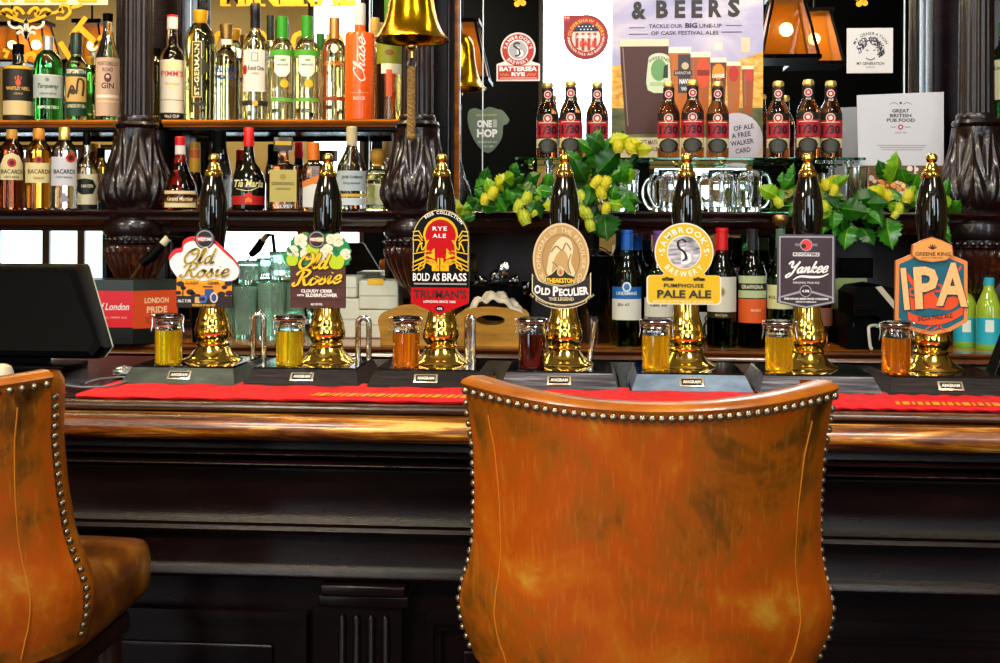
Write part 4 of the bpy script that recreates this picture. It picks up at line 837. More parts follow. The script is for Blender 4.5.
bottle('black coffee liqueur bottle with red foil neck and red lower label', 248.5, 212, [(15.5, 212), (16.5, 195), (16.5, 184), (15, 175), (11, 168), (6.5, 162), (5, 150), (4.6, 142)], WINE2, YL_, ZL, [(5.2, 146), (5.6, 142), (4.8, 136), (5.2, 128), (4.6, 127)], pm('#d01c1c', .35),
  L((16.6, [('i', 'Tia Maria', -14, 180, 14, 187.5, '#e8dca0'), ('s', [(-12, 189), (0, 191), (10, 187)], .7, '#e8dca0'), ('r', -15.5, 207, 15.5, 196, '#b01818'), ('p', [(-6, 197), (0, 192), (6, 197)], '#d82818', 1), ('d', 0, 201, 3.5, '#e87020', 1)])), group=GL)
bottle('square almond liqueur bottle with gold label and square black cap', 283, 211, [(17, 211), (17, 168), (16, 165.5), (7, 163.5), (5.5, 161), (5.2, 150)], glass('amaretto', (.35, .1, .02)), YL_, ZL, [(9.5, 150), (9.8, 138), (9.3, 137)], mat('cap_gold_black', '#2c220c', .3),
  L((17, [('r', -13, 203, 13, 170, '#b8a858'), ('d', 0, 177, 3, '#a08838', 1), ('t', 'DISARONNO', -11, 182, 11, 185.5, '#4a3c10'), ('t', 'ORIGINALE', -7, 188, 7, 190, '#5a4c18'), ('t', 'VELVET', -10, 206, 10, 209, '#d8d0c0')]), (9.8, [('r', -8, 145, 8, 141, '#c8a020'), ])), sq=2, dep=.8, group=GL)
bottle('squat orange liqueur bottle with orange cap and white banner label', 313.5, 211, [(11.6, 211), (11.6, 172), (10.8, 166), (6, 162), (5, 158), (4.8, 154)], AMBG, YL_+.04, ZL, [(6, 160), (6, 143), (5.2, 142)], pm('#d8701c', .3),
  L((11.6, [('r', -10.6, 208, 10.6, 184, '#d8d4cc'), ('p', [(-11, 182), (11, 172), (11, 180), (-11, 188)], '#d87a20', 1)])), sq=True, dep=.9, group=GL)
bottle('tall silver tequila bottle with pale blue label and cream cap', 351.5, 212, [(15, 212), (15, 172), (14, 165), (10, 157), (6.5, 150), (5.2, 144)], CLW, YL_, ZL, [(5.2, 146), (5.4, 140), (5.4, 127), (4.6, 126)], pm('#cdbf94', .4),
  L((15, [('r', -14.5, 191, 14, 171, '#a8b4b8'), ('t', 'JOSE CUERVO', -10, 176, 11, 179.5, '#1c2428', .03), ('t', 'Especial', -8, 182, 8, 185, '#48545a'), ('r', -15, 197, 14, 194, '#c8a848'), ('r', -15, 207, 14, 198, '#c0c8cc')])), group=GL)
bottle('squat clear tequila bottle with round cork ball stopper', 377.5, 212, [(17, 212), (17.5, 186), (16, 178), (12, 172), (7.5, 169), (6.5, 164)], CLY, YL_+.115, ZL, [(6.5, 166), (5.5, 163.5), (7.6, 159), (8, 155), (7, 150.5), (4, 148.3)], noise_mat('cork_ball', [(.3, '#9a6c18'), (.7, '#c8922c')], (40, 40, 40), rough=.5),
  L((17, [('r', -10, 206, 10, 184, '#c8cca0')])), sq=True, dep=.8, group=GL)
# --- beer bottles on the glass shelf
ZG = 1.5945
GBE = 'brown ale bottles on the glass shelf'
BEERS = [(547.5, 82, 'left one of the trio nearest the red brewery sticker'), (570.5, 80, 'middle one of the trio nearest the red brewery sticker'), (597, 83, 'right one of the trio nearest the red brewery sticker, over the leaves'),
 (668.5, 83, 'left one of the trio in front of the poster'), (692.5, 79, 'middle one of the trio in front of the poster'), (717.5, 83, 'right one of the trio in front of the poster'),
 (778, 80, 'left one of the trio under the lanterns'), (808, 79, 'middle one of the trio under the lanterns'), (830.5, 80, 'right one of the trio under the lanterns')]
bt = None
for i, (cx, ytop, s_) in enumerate(BEERS):
    Yb = 3.68 if i % 3 == 1 else 3.715
    if bt is None:
        bt = bottle('', 547.5, 157, [(11, 157), (11.2, 118), (10.6, 112), (9, 107), (6.8, 103), (5.4, 99), (4.8, 92), (4.6, 84.5)], BRN, Yb, ZG, [(5.4, 86.5), (5.5, 84), (4.4, 81.6)], mat('crown_cap', (.75, .55, .15), .3, .8),
          L((11.2, [('r', -10.9, 121, 10.9, 114, '#1c1410'), ('r', -10.9, 138, 10.9, 121, '#a81428', 0), ('d', 0, 119, 4.6, '#d8c8b0', 1), ('d', 0, 119, 3.8, '#b8283c', 1.3), ('d', 0, 119, 2, '#e8d8c8', 1.6), ('t', '1730', -9, 126, 9, 135, '#2a0c14', .05), ('r', -10.9, 148, 10.9, 139, '#d4c494', 0), ('d', 0, 145.5, 9.5, '#141210', 1, 6.5), ('d', 0, 145.5, 7.8, '#3a3a34', 1.3, 4.8), ('r', -9, 123.5, 9, 122.8, '#e8d8a0', 1)]), (5.9, [('r', -5.6, 101, 5.6, 88, '#140e0c'), ('d', 0, 94.5, 4, '#e8d0c0', 1), ('d', 0, 94.5, 3.2, '#c02434', 1.4), ('d', 0, 94.5, 1.4, '#e8d8d0', 1.8), ('t', 'ALE', -2.5, 99.5, 2.5, 101.5, '#e8e0d0')])), name='beer_bottle', group=GBE)
        t = bt
    else:
        t = copy_tree(bt)
    p = at(cx, 157, Yb); t.location = (p.x, Yb, ZG+.0005); t.rotation_euler = (0, 0, face(p.x, Yb)); t['label'] = 'brown ale bottle, '+s_
# --- wine and others on the back counter
YW = 3.50; ZW = ZK; GW = 'wine bottles on the back counter'
def wine(lbl, cx, r, top, capm, lab, Y=YW, yb=345, gm=WINE, sh=(287, 262)):
    return bottle(lbl, cx, yb, [(r, yb), (r, 282), (r*.97, 274), (r*.85, 267), (r*.62, 260), (r*.44, 254), (r*.36, 247), (r*.35, top+12)], gm, Y, ZW, [(r*.40, top+27), (r*.40, top+4), (r*.43, top+3.5), (r*.43, top+.6), (r*.36, top)], capm, lab, name='wine_bottle', group=GW)
BLC = pm('#1858b0', .3)
wine('wine bottle with blue foil and blue banded white label', 626.5, 14.8, 230, BLC, L((14.8, [('r', -14.4, 299, 14.4, 287, '#1860a8'), ('t', 'LINDEMANS', -10, 291.5, 10, 295, '#e0e8f0', .02), ('d', 0, 287, 4.5, '#dce4ec', 1, 5), ('d', 0, 287, 3, '#3878b8', 1.5, 3.4), ('r', -14.4, 320, 14.4, 299, '#d4d4c8'), ('i', 'Bin 65', -9, 303, 3, 306, '#585850')])), gm=OLV)
wine('blue foiled wine bottle half hidden behind the blue banded one', 637, 11, 235, BLC, None, Y=3.72)
wine('dark foiled wine bottle, second behind the blue banded one', 646, 11, 240, pm('#0c1c38', .3), None, Y=3.79)
wine('purple foiled wine bottle left of the yellow badged pump', 659, 15, 231, pm('#6a3a86', .35), L((15, [('r', -14.5, 320, 14.5, 298, '#d4d0c0'), ('i', 'Casa Sur', -9, 302, 9, 306.5, '#504a40'), ('r', -14.5, 318, 14.5, 317, '#5a4868', 1)])), gm=OLV)
wine('wine bottle with pale horse label behind the yellow badged pump', 702, 13, 236, pm('#3a1c1c', .35), L((13, [('r', -12, 338, 12, 312, '#c8c8c4'), ('s', [(3, 336), (2, 326), (5, 321), (8, 315), (10, 318), (8, 323), (9, 332), (7, 337)], 2.4, '#1c1a1c'), ('s', [(4, 322), (3, 318), (6, 314)], 1.4, '#1c1a1c')])), Y=3.70)
wine('red foiled wine bottle with plain white label', 721.5, 14.6, 228, pm('#d0181c', .3), L((14.6, [('r', -14.2, 312, 14.2, 277, '#d0ccbc'), ('d', -1, 292, 5, '#c0a860', 1), ('d', -1, 292, 3.6, '#8a7038', 1.4), ('r', -14.2, 318, 14.2, 313, '#28200c'), ('t', 'RIOJA', -6, 314, 6, 317, '#c8b070')])))
wine('black foiled wine bottle with pale green and orange label', 752, 14, 229, pm('#1a1a1c', .3), L((14, [('r', -13.6, 298, 13.6, 276, '#b4c090'), ('r', -13.6, 290.5, 13.6, 283.5, '#1c1c14', 1), ('t', 'GRAFFIGNA', -10.5, 285, 10.5, 289, '#d8d8b0', .02), ('r', -13.6, 323, 13.6, 299, '#d8581c'), ('t', 'MALBEC', -1, 309, 9, 311.5, '#f0c8a0')])))
wine('dark wine bottle in shadow between the red and black foiled ones', 737, 12, 238, BLACKM, None, Y=3.78)
wine('green glass wine bottle in shadow behind the black foiled one', 763, 12, 238, pm('#3a4a1c', .3), None, Y=3.80, gm=OLV)
bottle('green whiskey bottle with bronze disc stopper behind the dark square badge', 780, 345, [(13, 345), (13, 285), (12.4, 276), (9, 266), (6, 258), (5, 248), (4.6, 226)], GRN, YW-.012, ZW, [(4.8, 226), (7.5, 222), (8, 218), (7, 215.5), (3, 214.5)], mat('bronze_cap', (.45, .26, .08), .3, .9),
  L((13, [('r', -12.6, 309, 12.6, 285, '#c8c890'), ('t', 'KILBEG', -11, 296, 6, 299, '#50502c')]), (4.8, [('r', -4.6, 248, 4.6, 229, '#4a6450')])), name='whiskey_bottle', group='wine bottles on the back counter')
bottle('dark bottle with copper label right of the dark square badge', 823, 345, cyl(8.4, 345, 282, 258, 4, 246), DRK, 3.68, ZW, [(4.4, 258), (4.4, 240)], BLACKM, L((9, [('r', -8.6, 326, 10.5, 308, '#7a4a34')])), name='whiskey_bottle', group=GW)
# --- mixer bottles at right
for cx, l_ in ((967, 'pale green mixer bottle with turquoise label, beside the IPA badge'), (990, 'pale green mixer bottle with turquoise label at the right edge, leaning display')):
    pass
GM = 'green mixer bottles by the right till'
for k, (cx, l_) in enumerate(((965.5, 'lime green mixer bottle half hidden by the IPA badge'), (988.5, 'lime green mixer bottle with turquoise label and cap at right of the IPA badge'))):
    bottle(l_, cx, 345, [(12, 345), (12, 314), (11.4, 306), (8, 296), (5.5, 290), (4.8, 284)], LIME, 3.62-.07*k, ZW, [(5.4, 286), (5.4, 279), (4.6, 278)], pm('#30a0b8', .3),
      L((12, [('r', -11.6, 340, 11.6, 318, '#28a8c0'), ('r', -3, 332, 5, 320, '#d8e8e0', 1), ('r', -11.6, 346, 11.6, 341, '#68a030')]), (8.2, [('t', 'No11', -6, 298, 6, 308, '#e8f0c8', .03)])), name='mixer_bottle', group=GM)
bottle('small yellow drink bottle behind the IPA pump', 948, 345, cyl(9, 345, 318, 306, 4, 300), glass('yellow_drink', (.98, .8, .05)), 3.72, ZW, [(4.4, 306), (4.4, 298)], pm('#d8b010', .3), name='mixer_bottle', group=GM)
# ================================================================== glass shelf, mugs, tumblers
p0, p1 = at(515, 157, 3.62), at(866, 157, 3.62)
gs = thing('glass_shelf', 'clear green edged glass shelf holding the brown ale bottles', 'shelf', ((p0.x+p1.x)/2, 3.75, ZG-.008)); h = (p1.x-p0.x)/2
SHG = glass('shelf_glass', (.22, .68, .50), 0, 1.45)
MB().box(-h, h, -.13, .10, 0, .008, SHG, bev=.001).build('glass_panel', gs, smooth=False)
for px in (548, 850):
    x = at(px, 170, 3.75).x-gs.location.x
    MB().lathe([(.012, ZS2-ZG+.009), (.012, ZS2-ZG+.012), (.009, ZS2-ZG+.014), (.009, -.004), (.016, -.003), (.016, 0)], CHROME, 20, (x, .02, 0)).build('support_post', gs)
TG = glass('mug_glass', (.985, .99, .97), 0, 1.45)
def mug(cx, lbl, w=15, top=166, flip=-1):
    Y = 3.70; p = at(cx, 207, Y); m = mpp(cx, Y); H = (208-top)*m; R = w*m
    t = thing('glass_mug', lbl, 'glass mug', (p.x, Y, ZS2+.0005), 0, 'glass pint mugs under the glass shelf')
    fn = lambda r, a, z: r*(1-.035*abs(math.sin(5*a))) if .012 < z < H*.72 else r
    MB().lathe([(0, 0), (R*.9, 0), (R*.95, .005), (R*.93, H*.3), (R*.95, H*.7), (R, H-.002), (R*.97, H), (R*.93, H-.003), (R*.87, H*.7), (R*.85, H*.3), (R*.82, .016), (0, .014)], TG, 50, fn=fn).build('glass_body', t)
    MB().tube(smooth([(flip*R*.9, 0, H*.88), (flip*R*1.3, 0, H*.9), (flip*R*1.62, 0, H*.66), (flip*R*1.6, 0, H*.4), (flip*R*1.25, 0, H*.16), (flip*R*.92, 0, H*.12)], 5), .0055, TG, 10).build('handle', t)
mug(624, 'glass pint mug behind the hop leaves, under the poster beer glass')
mug(672, 'glass pint mug left of the fifth pump handle', 14)
mug(722, 'glass pint mug right of the fifth pump handle', 14)
mug(749, 'glass pint mug at the right end of the row, beside the hops', 13, flip=1)
p = at(851, 205, 3.72); m = mpp(851, 3.72)
t = thing('steel_tumbler', 'polished steel cup under the right end of the glass shelf', 'cup', (p.x+.005, 3.66, ZS2+.0005))
MB().lathe([(0, 0), (10*m, 0), (10.6*m, .003), (11.5*m, 44*m), (11.2*m, 44*m), (10.2*m, .006), (0, .006)], CHROME, 32).build('cup_body', t); MB().lathe([(11.5*m, 43*m), (12*m, 43.6*m), (12*m, 44.6*m), (11.3*m, 44.6*m)], CHROME, 32).build('rim', t)
GTG = mat('green_tumbler_glass', (.72, .975, .85), 0, 0, .90, 1.36)
TUMB = [(246, 343, 12.5, 53, 3.60, 'front row, leftmost'), (271, 343, 14.5, 58, 3.58, 'front row, middle, beside the bent pipe'), (294, 343, 11.5, 56, 3.635, 'front row, behind the second jar'), (224, 342, 12, 50, 3.68, 'behind the first brass stem')]
tops = []
def tumbler(x, Y, z, r, H, lbl):
    t = thing('green_tumbler', lbl, 'glass tumbler', (x, Y, z), 0, 'stacked green tumblers')
    fn = lambda q, a, zz: q*(1+.045*abs(math.sin(8*a))) if zz < H*.86 else q
    MB().lathe([(0, 0), (r*.84, 0), (r*.9, .004), (r*.92, H*.35), (r*.84, H*.55), (r*.93, H*.86), (r, H-.002), (r*.985, H), (r*.95, H-.003), (r*.87, H*.84), (r*.78, H*.55), (r*.84, H*.3), (r*.82, .014), (0, .012)], GTG, 64, fn=fn).build('glass_body', t)
    MB().lathe([(r*.97, H-.003), (r*1.01, H-.001), (r*.985, H+.0015), (r*.955, H)], glass('green_rim', (.1, .6, .35), 0), 40, cap=False).build('rim', t)
for (cx, yb, r, hp, Y, l_) in TUMB:
    m = mpp(cx, Y); tumbler(at(cx, yb, Y).x, Y, ZK+.0005, r*m, hp*m, 'ribbed green glass tumbler, '+l_)
for (cx, yt, r, Y, l_, base) in ((249, 262, 11.5, 3.61, 'stacked on top above the bent pipe', 53), (282, 253, 13, 3.60, 'stacked on top beside the blossom badge', 58), (264, 262, 8, 3.73, 'small one stacked at the back', 58)):
    m = mpp(cx, Y); zb = ZK+.001+base*mpp(cx, 3.59)+.003; zt = CZ-(yt-HOR)*m+.0
    tumbler(at(cx, 300, Y).x, Y, zb, r*m, max(.06, zt-zb), 'ribbed green glass tumbler, '+l_)
m = mpp(264, 3.73); tumbler(at(264, 300, 3.73).x, 3.73, ZK+.0005, 9*m, .172, 'ribbed green glass tumbler standing at the back of the stack')
# ================================================================== stickers, poster, papers
def stick(name, label, cat, cx, cy, Y=YM-.0035, group=None):
    m = mpp(cx, Y); p = at(cx, cy, Y); mb = MB(); c = Cv(mb, flat(cx, cy, m, 0, .0005))
    def out(pts, mt): mb.prism([((u-cx)*m, (cy-v)*m) for u, v in pts], 0, .003, mt)
    return c, out, lambda: tag(mb.build(name, None, p, smooth=False), label, cat, group)
ST1 = pm('#b4201a'); 
c, out, fin = stick('brewery_sticker', "red and white keyhole shaped brewery sticker on the mirror", 'sticker', 518, 57)
out(ell(518, 50, 17.5, 17.5, 30, 140, 400)+[(540, 64), (540, 81), (496.5, 81), (496.5, 64)], pm('#ecdcd8'))
c.disc(518, 50, 16, ST1, 1); c.disc(518, 50, 10.2, WHITE, 2); c.disc(518, 50, 9.2, pm('#a8a4ac'), 3); c.line(smooth([(520, 44), (516, 43), (514, 46), (519, 50), (519, 55), (515, 56)], 4), 1.6, DK, 5); c.text('b', 517, 47, 523.5, 57, WHITE, 4, .03)
c.arc("SAMBROOK'S", 518, 50, 11.3, 3.4, WHITE, 2, 0, gap=.18); c.arc('BREWERY', 518, 50, 14.6, 3.4, WHITE, 2, 0, True, gap=.18)
c.rect(498, 65.5, 538.5, 79.5, ST1, 1); c.text('BATTERSEA', 499.5, 66.5, 537, 71.2, WHITE, 2, .04); c.text('RYE', 511.5, 72.4, 525, 76.2, WHITE, 2, .05); c.rect(500, 77.6, 537, 78.5, pm('#e8b0a0'), 2)
for s_ in (-1, 1):
    for k in range(3): c.line([(518+s_*(9+3*k), 76), (518+s_*(12+3*k), 73.4)], .8, pm('#e89828'), 2)
fin()
c, out, fin = stick('pump_badge', 'round red badge with stars and stripes shield on the mirror', 'badge', 585, 37)
out([(563.5, 15), (580, 15)]+ell(586, 37, 22.3, 22.3, 34, -100, 175)+[(563.5, 36)], pm('#901a18')); c.disc(586, 37, 19.5, pm('#ac281e'), 1); c.disc(586, 37.5, 14.2, pm('#d8c8b8'), 2)
for x in (575.5, 581.5, 587.5, 593.5): c.rect(x, 33, x+3, 37.5+math.sqrt(max(1, 14.2**2-(x+1.5-586)**2))-.6, pm('#b8281c'), 3)
c.poly([(573, 31)]+ell(586, 37.5, 14.2, 14.2, 14, 205, 335)+[(599, 31)], pm('#1c2440'), 4)
for k in range(9): c.disc(579+(k % 5)*3.5+(1.7 if k > 4 else 0), 26.5+(k//5)*3, .7, WHITE, 5, n=6)
c.arc('OLDERSHAW BEERS', 586, 37, 15.2, 3.2, pm('#f0c040'), 2, 0, gap=.15); c.arc('AMERICAN PALE ALE BARKSTON', 586, 37, 18.5, 2.4, WHITE, 2, 0, True, gap=.15)
c.text('AMERICAN', 576, 35, 597, 38.5, WHITE, 6, .04); c.text('PALE', 580, 41, 595.5, 47, pm('#d84030'), 6, .04); c.rect(564, 15.6, 570, 21, pm('#c43024'), 2); c.text('4.4%', 564.6, 16.5, 569.5, 18.5, WHITE, 3)
fin()
c, out, fin = stick('pump_badge', 'grey green hop leaf shaped badge with white capitals on the mirror', 'badge', 488, 130)
out(smooth([(468, 112), (474, 108), (482, 110), (489, 107), (497, 109), (503, 111), (509, 119), (507, 124), (503, 126), (502, 137), (496, 147), (488, 153), (479, 147), (472, 136), (468, 124)], 3, True), pm('#60705c')); 
c.text('ONE', 477, 120, 492, 127.5, WHITE, 2, .05); c.rect(493, 119.5, 497, 127.5, pm('#a8b0a0'), 2); c.text('HOP', 477, 129, 497.5, 137.5, WHITE, 2, .05); c.text('GOLDEN HARVEST', 476, 114, 497, 116.3, pm('#c8b870'), 2); c.text('SINGLE HOP ALE', 478, 141, 497, 143, pm('#d0d4c8'), 2); c.text('4.2% ABV', 482, 145.5, 494, 147.3, pm('#d0d4c8'), 2)
fin()
# poster
PX = noise_mat('poster_sky', [(.3, '#8c8cb8'), (.5, '#b8b0cc'), (.68, '#e8dcd8')], (2.2, 2.2, 5.5), rough=.35, distort=.4, detail=4)
c, out, fin = stick('festival_poster', 'large ale festival poster with pint glasses on the mirror', 'poster', 687, 80, YM-.005)
out([(612, -30), (762, -30), (762, 160), (612, 160)], PX)
c.poly([(612, 100), (612, 66), (640, 60), (700, 74), (762, 52), (762, 120), (612, 122)], noise_mat('poster_stand', [(.3, '#b87020'), (.5, '#e0a838'), (.7, '#e8c880')], (30, 30, 60), rough=.4), 1)
c.rect(612, 108, 762, 137.5, noise_mat('poster_pitch', [(.3, '#3c4428'), (.7, '#7c7838')], (10, 10, 20), rough=.4), 1.5); c.rect(612, 137.5, 762, 160, pm('#d8c8a8'), 2)
for t_, x0, x1, y0, y1 in (('&', 631.5, 646, 1, 19), ('B', 656, 668, 0, 18), ('E', 674.5, 685, 0, 18), ('E', 691, 702, 0, 18), ('R', 708, 721, -.3, 17.5), ('S', 727, 739, -1, 17.5)): c.text(t_, x0, y0, x1, y1, pm('#28241c'), 3, .045)
for t_, x0, x1 in (('TACKLE OUR', 649, 682), ('BIG', 685, 697), ('LINE-UP', 699, 721)): c.text(t_, x0, 23 if t_ == 'BIG' else 24, x1, 28, pm('#282430'), 3, .04 if t_ == 'BIG' else .012)
c.text('OF CASK FESTIVAL ALES', 651, 31, 718, 34.8, pm('#282430'), 3, .012)
for x0, x1, y in ((629, 645, 27), (725, 741, 25.5), (629, 648, 33.5), (721, 741, 32)): c.rect(x0, y, x1, y+.7, pm('#383440'), 3)
def pint(x0, x1, y0, y1, body, head, l):
    q = (x1-x0)*.1; c.poly([(x0, y0), (x1, y0), (x1-q*.2, y0+(y1-y0)*.25), (x1-q*1.3, y1), (x0+q*1.3, y1), (x0+q*.2, y0+(y1-y0)*.25)], pm(body), l); c.poly([(x0, y0), (x1, y0), (x1, y0+(y1-y0)*.075), (x0, y0+(y1-y0)*.075)], pm(head), l+.5); c.line([(x0+3, y0+8), (x0+q*1.3+2, y1-8)], 1.2, pm('#8a6a58'), l+.6)
pint(741, 753, 66, 114, '#9c4a14', '#f0dcc0', 3); pint(726, 740, 62, 117, '#b4601c', '#f0dcc0', 3.2); pint(710, 726, 58, 120, '#6a2c10', '#f0e0c8', 3.4); pint(690, 710, 52, 124, '#a85418', '#f0e0c8', 3.6); pint(668, 691, 47, 128, '#c0661c', '#f0e4d0', 3.8)
pint(620, 669, 39, 134, '#46241c', '#e8d0b0', 4.5)
c.poly(smooth([(648, 64), (650, 56), (658, 53), (667, 55), (669.5, 62), (669, 90), (648, 90)], 3, True), pm('#ccd4b4'), 6); c.poly(ell(659, 70, 8, 11, 20), pm('#6a9a60'), 6.5); c.poly([(664, 66), (668, 64), (668, 78), (663, 78)], pm('#1c2c1c'), 7); c.arc('WEEKEND', 659, 72, 13, 3, pm('#303828'), 7, 0); c.rect(650, 82, 667, 86, pm('#a8c090'), 7)
c.rect(678, 54.5, 690.5, 93, pm('#3c3438'), 6); c.disc(685, 66, 3.6, pm('#c8b090'), 6.5); c.rect(674, 70.5, 692, 75.5, pm('#2a2426'), 7); c.text('BARNSTAR', 675, 71.5, 691, 74.5, pm('#c8b8a8'), 7.5); c.text('NAVY', 679.5, 79, 690, 84, WHITE, 7, .03); c.text('WH', 681, 87, 688, 91, WHITE, 7)
c.disc(703, 73, 6.5, pm('#d84a1c'), 6, 15); c.rect(697, 70, 709, 76, pm('#8a1c10'), 6.5); c.disc(718, 72, 6, pm('#e08a1c'), 6, 8); c.text('LANGE', 712, 74, 724, 78, WHITE, 7, .04); c.disc(733, 74, 5, pm('#b8281c'), 6, 8); c.disc(748, 76, 4, pm('#c83a30'), 6, 6)
c.rect(714, 43, 722, 50, pm('#e8dcc8'), 2.5); c.rect(740, 38, 749, 53, pm('#e0c8a8'), 2.5)
c.poly(ell(736, 140, 26, 27, 26), pm('#ccc4d0'), 8)
for t_, x0, x1, y in (('OF ALE', 733, 753, 127), ('A FREE', 731, 750, 134.5), ('WALKER', 730, 753, 142), ('CARD', 735, 750, 150)): c.text(t_, x0, y-2, x1, y+3, pm('#302c40'), 9, .02, rot=-.15)
c.text('YOUR PERFECT MATCH', 620, 140, 662, 144.5, pm('#5a5040'), 3, .015); c.text('OF THE ALES', 636, 147, 660, 151, pm('#5a5040'), 3, .015)
fin()
# my generation card
c, out, fin = stick('art_print', 'small cream square print of a curly haired head on the mirror', 'print', 870, 50)
out([(847.5, 28), (892.5, 28), (892.5, 73), (847.5, 73)], pm('#d4d0cc'))
INK = pm('#283040'); random.seed(5)
for k in range(46):
    a = PI*(1.02+.96*random.random()) if k < 34 else random.choice((-1, 1)); 
    if k < 34:
        R_ = random.uniform(7, 12.5); x, y = 870.5+R_*math.cos(a)*1.0, 50+R_*math.sin(a)
    else: x, y = 870.5+a*random.uniform(7, 12), random.uniform(48, 58)
    a0 = random.uniform(0, 360); c.line(ell(x, y, random.uniform(1, 2.2), None, 8, a0, a0+230), .9, INK, 1)
c.line([(866, 50), (868.5, 50.5)], .9, INK, 1); c.line([(873, 50.5), (875.5, 50)], .9, INK, 1); c.line(smooth([(866, 58), (870.5, 60), (875, 58)], 4), 1, INK, 1)
c.arc('MY GENERATION', 870.5, 51, 16.2, 3, INK, 1, 0, gap=.16); c.text('MY GENERATION', 857, 62, 884, 65, INK, 1, .02); c.text('LONDON', 866, 66.5, 875, 68, INK, 1)
fin()
c, out, fin = stick('food_menu', 'grey white leaflet reading GREAT BRITISH PUB FOOD with food photos', 'menu', 900, 145, 3.70)
xf0 = None
out([(857.5, 95), (942.5, 92), (943, 197), (860, 197)], pm('#c6c4ca')); c.rect(861, 165.5, 942, 191, pm('#6a4028'), .6)
for t_, x0, x1, y in (('GREAT', 892, 909, 109), ('BRITISH', 890, 911, 113.8), ('PUB FOOD', 887, 914.5, 118.4)): c.text(t_, x0, y, x1, y+3.6, pm('#28242c'), 1, .025)
c.line(smooth([(890, 104.5), (894, 102.5), (898, 104.5)], 4), .5, INK, 1); c.line(smooth([(903, 104.5), (907, 102.5), (911, 104.5)], 4), .5, INK, 1); c.disc(900.5, 103, 1.2, INK, 1); c.disc(900.5, 127, 2.6, pm('#a83a34'), 1); c.disc(900.5, 127, 1.2, pm('#d8d0d0'), 1.5); c.rect(891, 126.8, 896, 127.3, INK, 1); c.rect(905, 126.8, 910, 127.3, INK, 1); c.text('SINCE 1730', 895, 132, 906, 133.5, INK, 1, .0)
for k in range(3): c.rect(878+2*k, 145+2.2*k, 926-2*k, 145.7+2.2*k, pm('#8a888e'), 1)
random.seed(11)
for k in range(90): c.disc(random.uniform(863, 940), random.uniform(168, 189), random.uniform(1.2, 3), pm(random.choice(['#d88018', '#e8a840', '#b84818', '#8a3010', '#f0d090', '#48702c', '#e0d8c8', '#d89048'])), .8+.004*k, n=8)
c.rect(914, 165.5, 915.4, 191, pm('#d8d4d4'), 2)
fin()
# ================================================================== hop garlands
LEAFS = [noise_mat('leaf_%d' % k, [(.3, a), (.7, b)], (40, 40, 40), rough=.32, spec=.5) for k, (a, b) in enumerate((('#0e3a08', '#1e5c10'), ('#1c6010', '#3c8818'), ('#4a8a14', '#86ae1c'), ('#98a814', '#ccc41c')))]
for m_ in LEAFS: m_.node_tree.nodes['Principled BSDF'].inputs['Subsurface Weight'].default_value = .0
HOPM = noise_mat('hop_cone', [(.3, '#90a818'), (.6, '#c4c824'), (.8, '#e0dc40')], (60, 60, 60), rough=.5)
HOPY = noise_mat('hop_cone_yellow', [(.3, '#a8a008'), (.6, '#d8cc10'), (.8, '#ece434')], (60, 60, 60), rough=.5)
def leaf(mb, P, size, ang, mt, yaw=0, tilt=.3, w=.75):
    """serrated heart leaf pointing along ang (0 = up, clockwise)"""
    N = 12; rows = []; S = (-1, -.62, -.28, -.045, .045, .28, .62, 1)
    size *= .92
    xf = Matrix.Translation(P) @ Matrix.Rotation(yaw, 4, 'Z') @ Matrix.Rotation(ang, 4, 'Y') @ Matrix.Rotation(tilt, 4, 'X')
    cv = random.uniform(-.22, -.05); tw = random.uniform(-.3, .3)
    for i in range(N+1):
        t = i/N; ww = w*size*.93*(t+.015)**.55*(1-t)**.85*(1+.13*(-1)**i); z = size*(t-.12); bow = cv*size*math.sin(PI*t)-.10*size*t*t
        rows.append([(s_*ww, bow+abs(s_)*ww*.42+s_*tw*ww+.03*size*math.sin(7*t*PI)*abs(s_), z-abs(s_)*ww*.10+(.5-t)*.16*size*(abs(s_)**2)) for s_ in S])
    for k in range(7): mb.grid([[r[k], r[k+1]] for r in rows], mt if k != 3 else LEAFS[min(3, LEAFS.index(mt)+1)], xf=xf)
def cone(P, r, parent, mt, ang=PI):
    mb = MB(); xf = Matrix.Rotation(ang, 4, 'Y')
    mb.lathe([(0, -r*1.0), (r*.6, -r*.7), (r*.75, 0), (r*.5, r*.9), (0, r*1.3)], mt, 10, xf=xf)
    for k in range(7):
        z = -r*.95+k*r*.34; rr = r*(.55+.45*math.sin(PI*(k+.9)/8))
        for q in range(7):
            a = 2*PI*(q+.5*(k % 2))/7
            M_ = xf @ Matrix.Rotation(a, 4, 'Z') @ Matrix.Translation((0, -rr*.85, z)) @ Matrix.Rotation(.35, 4, 'X')
            mb.add([(-r*.36, 0, r*.3), (0, -r*.16, r*.3), (r*.36, 0, r*.3), (r*.3, -r*.12, -r*.1), (0, -r*.3, -r*.45), (-r*.3, -r*.12, -r*.1)], [[0, 1, 4, 5], [1, 2, 3, 4]], mt, M_)
    o = mb.build('hop_cone', parent, P, ang=12); return o
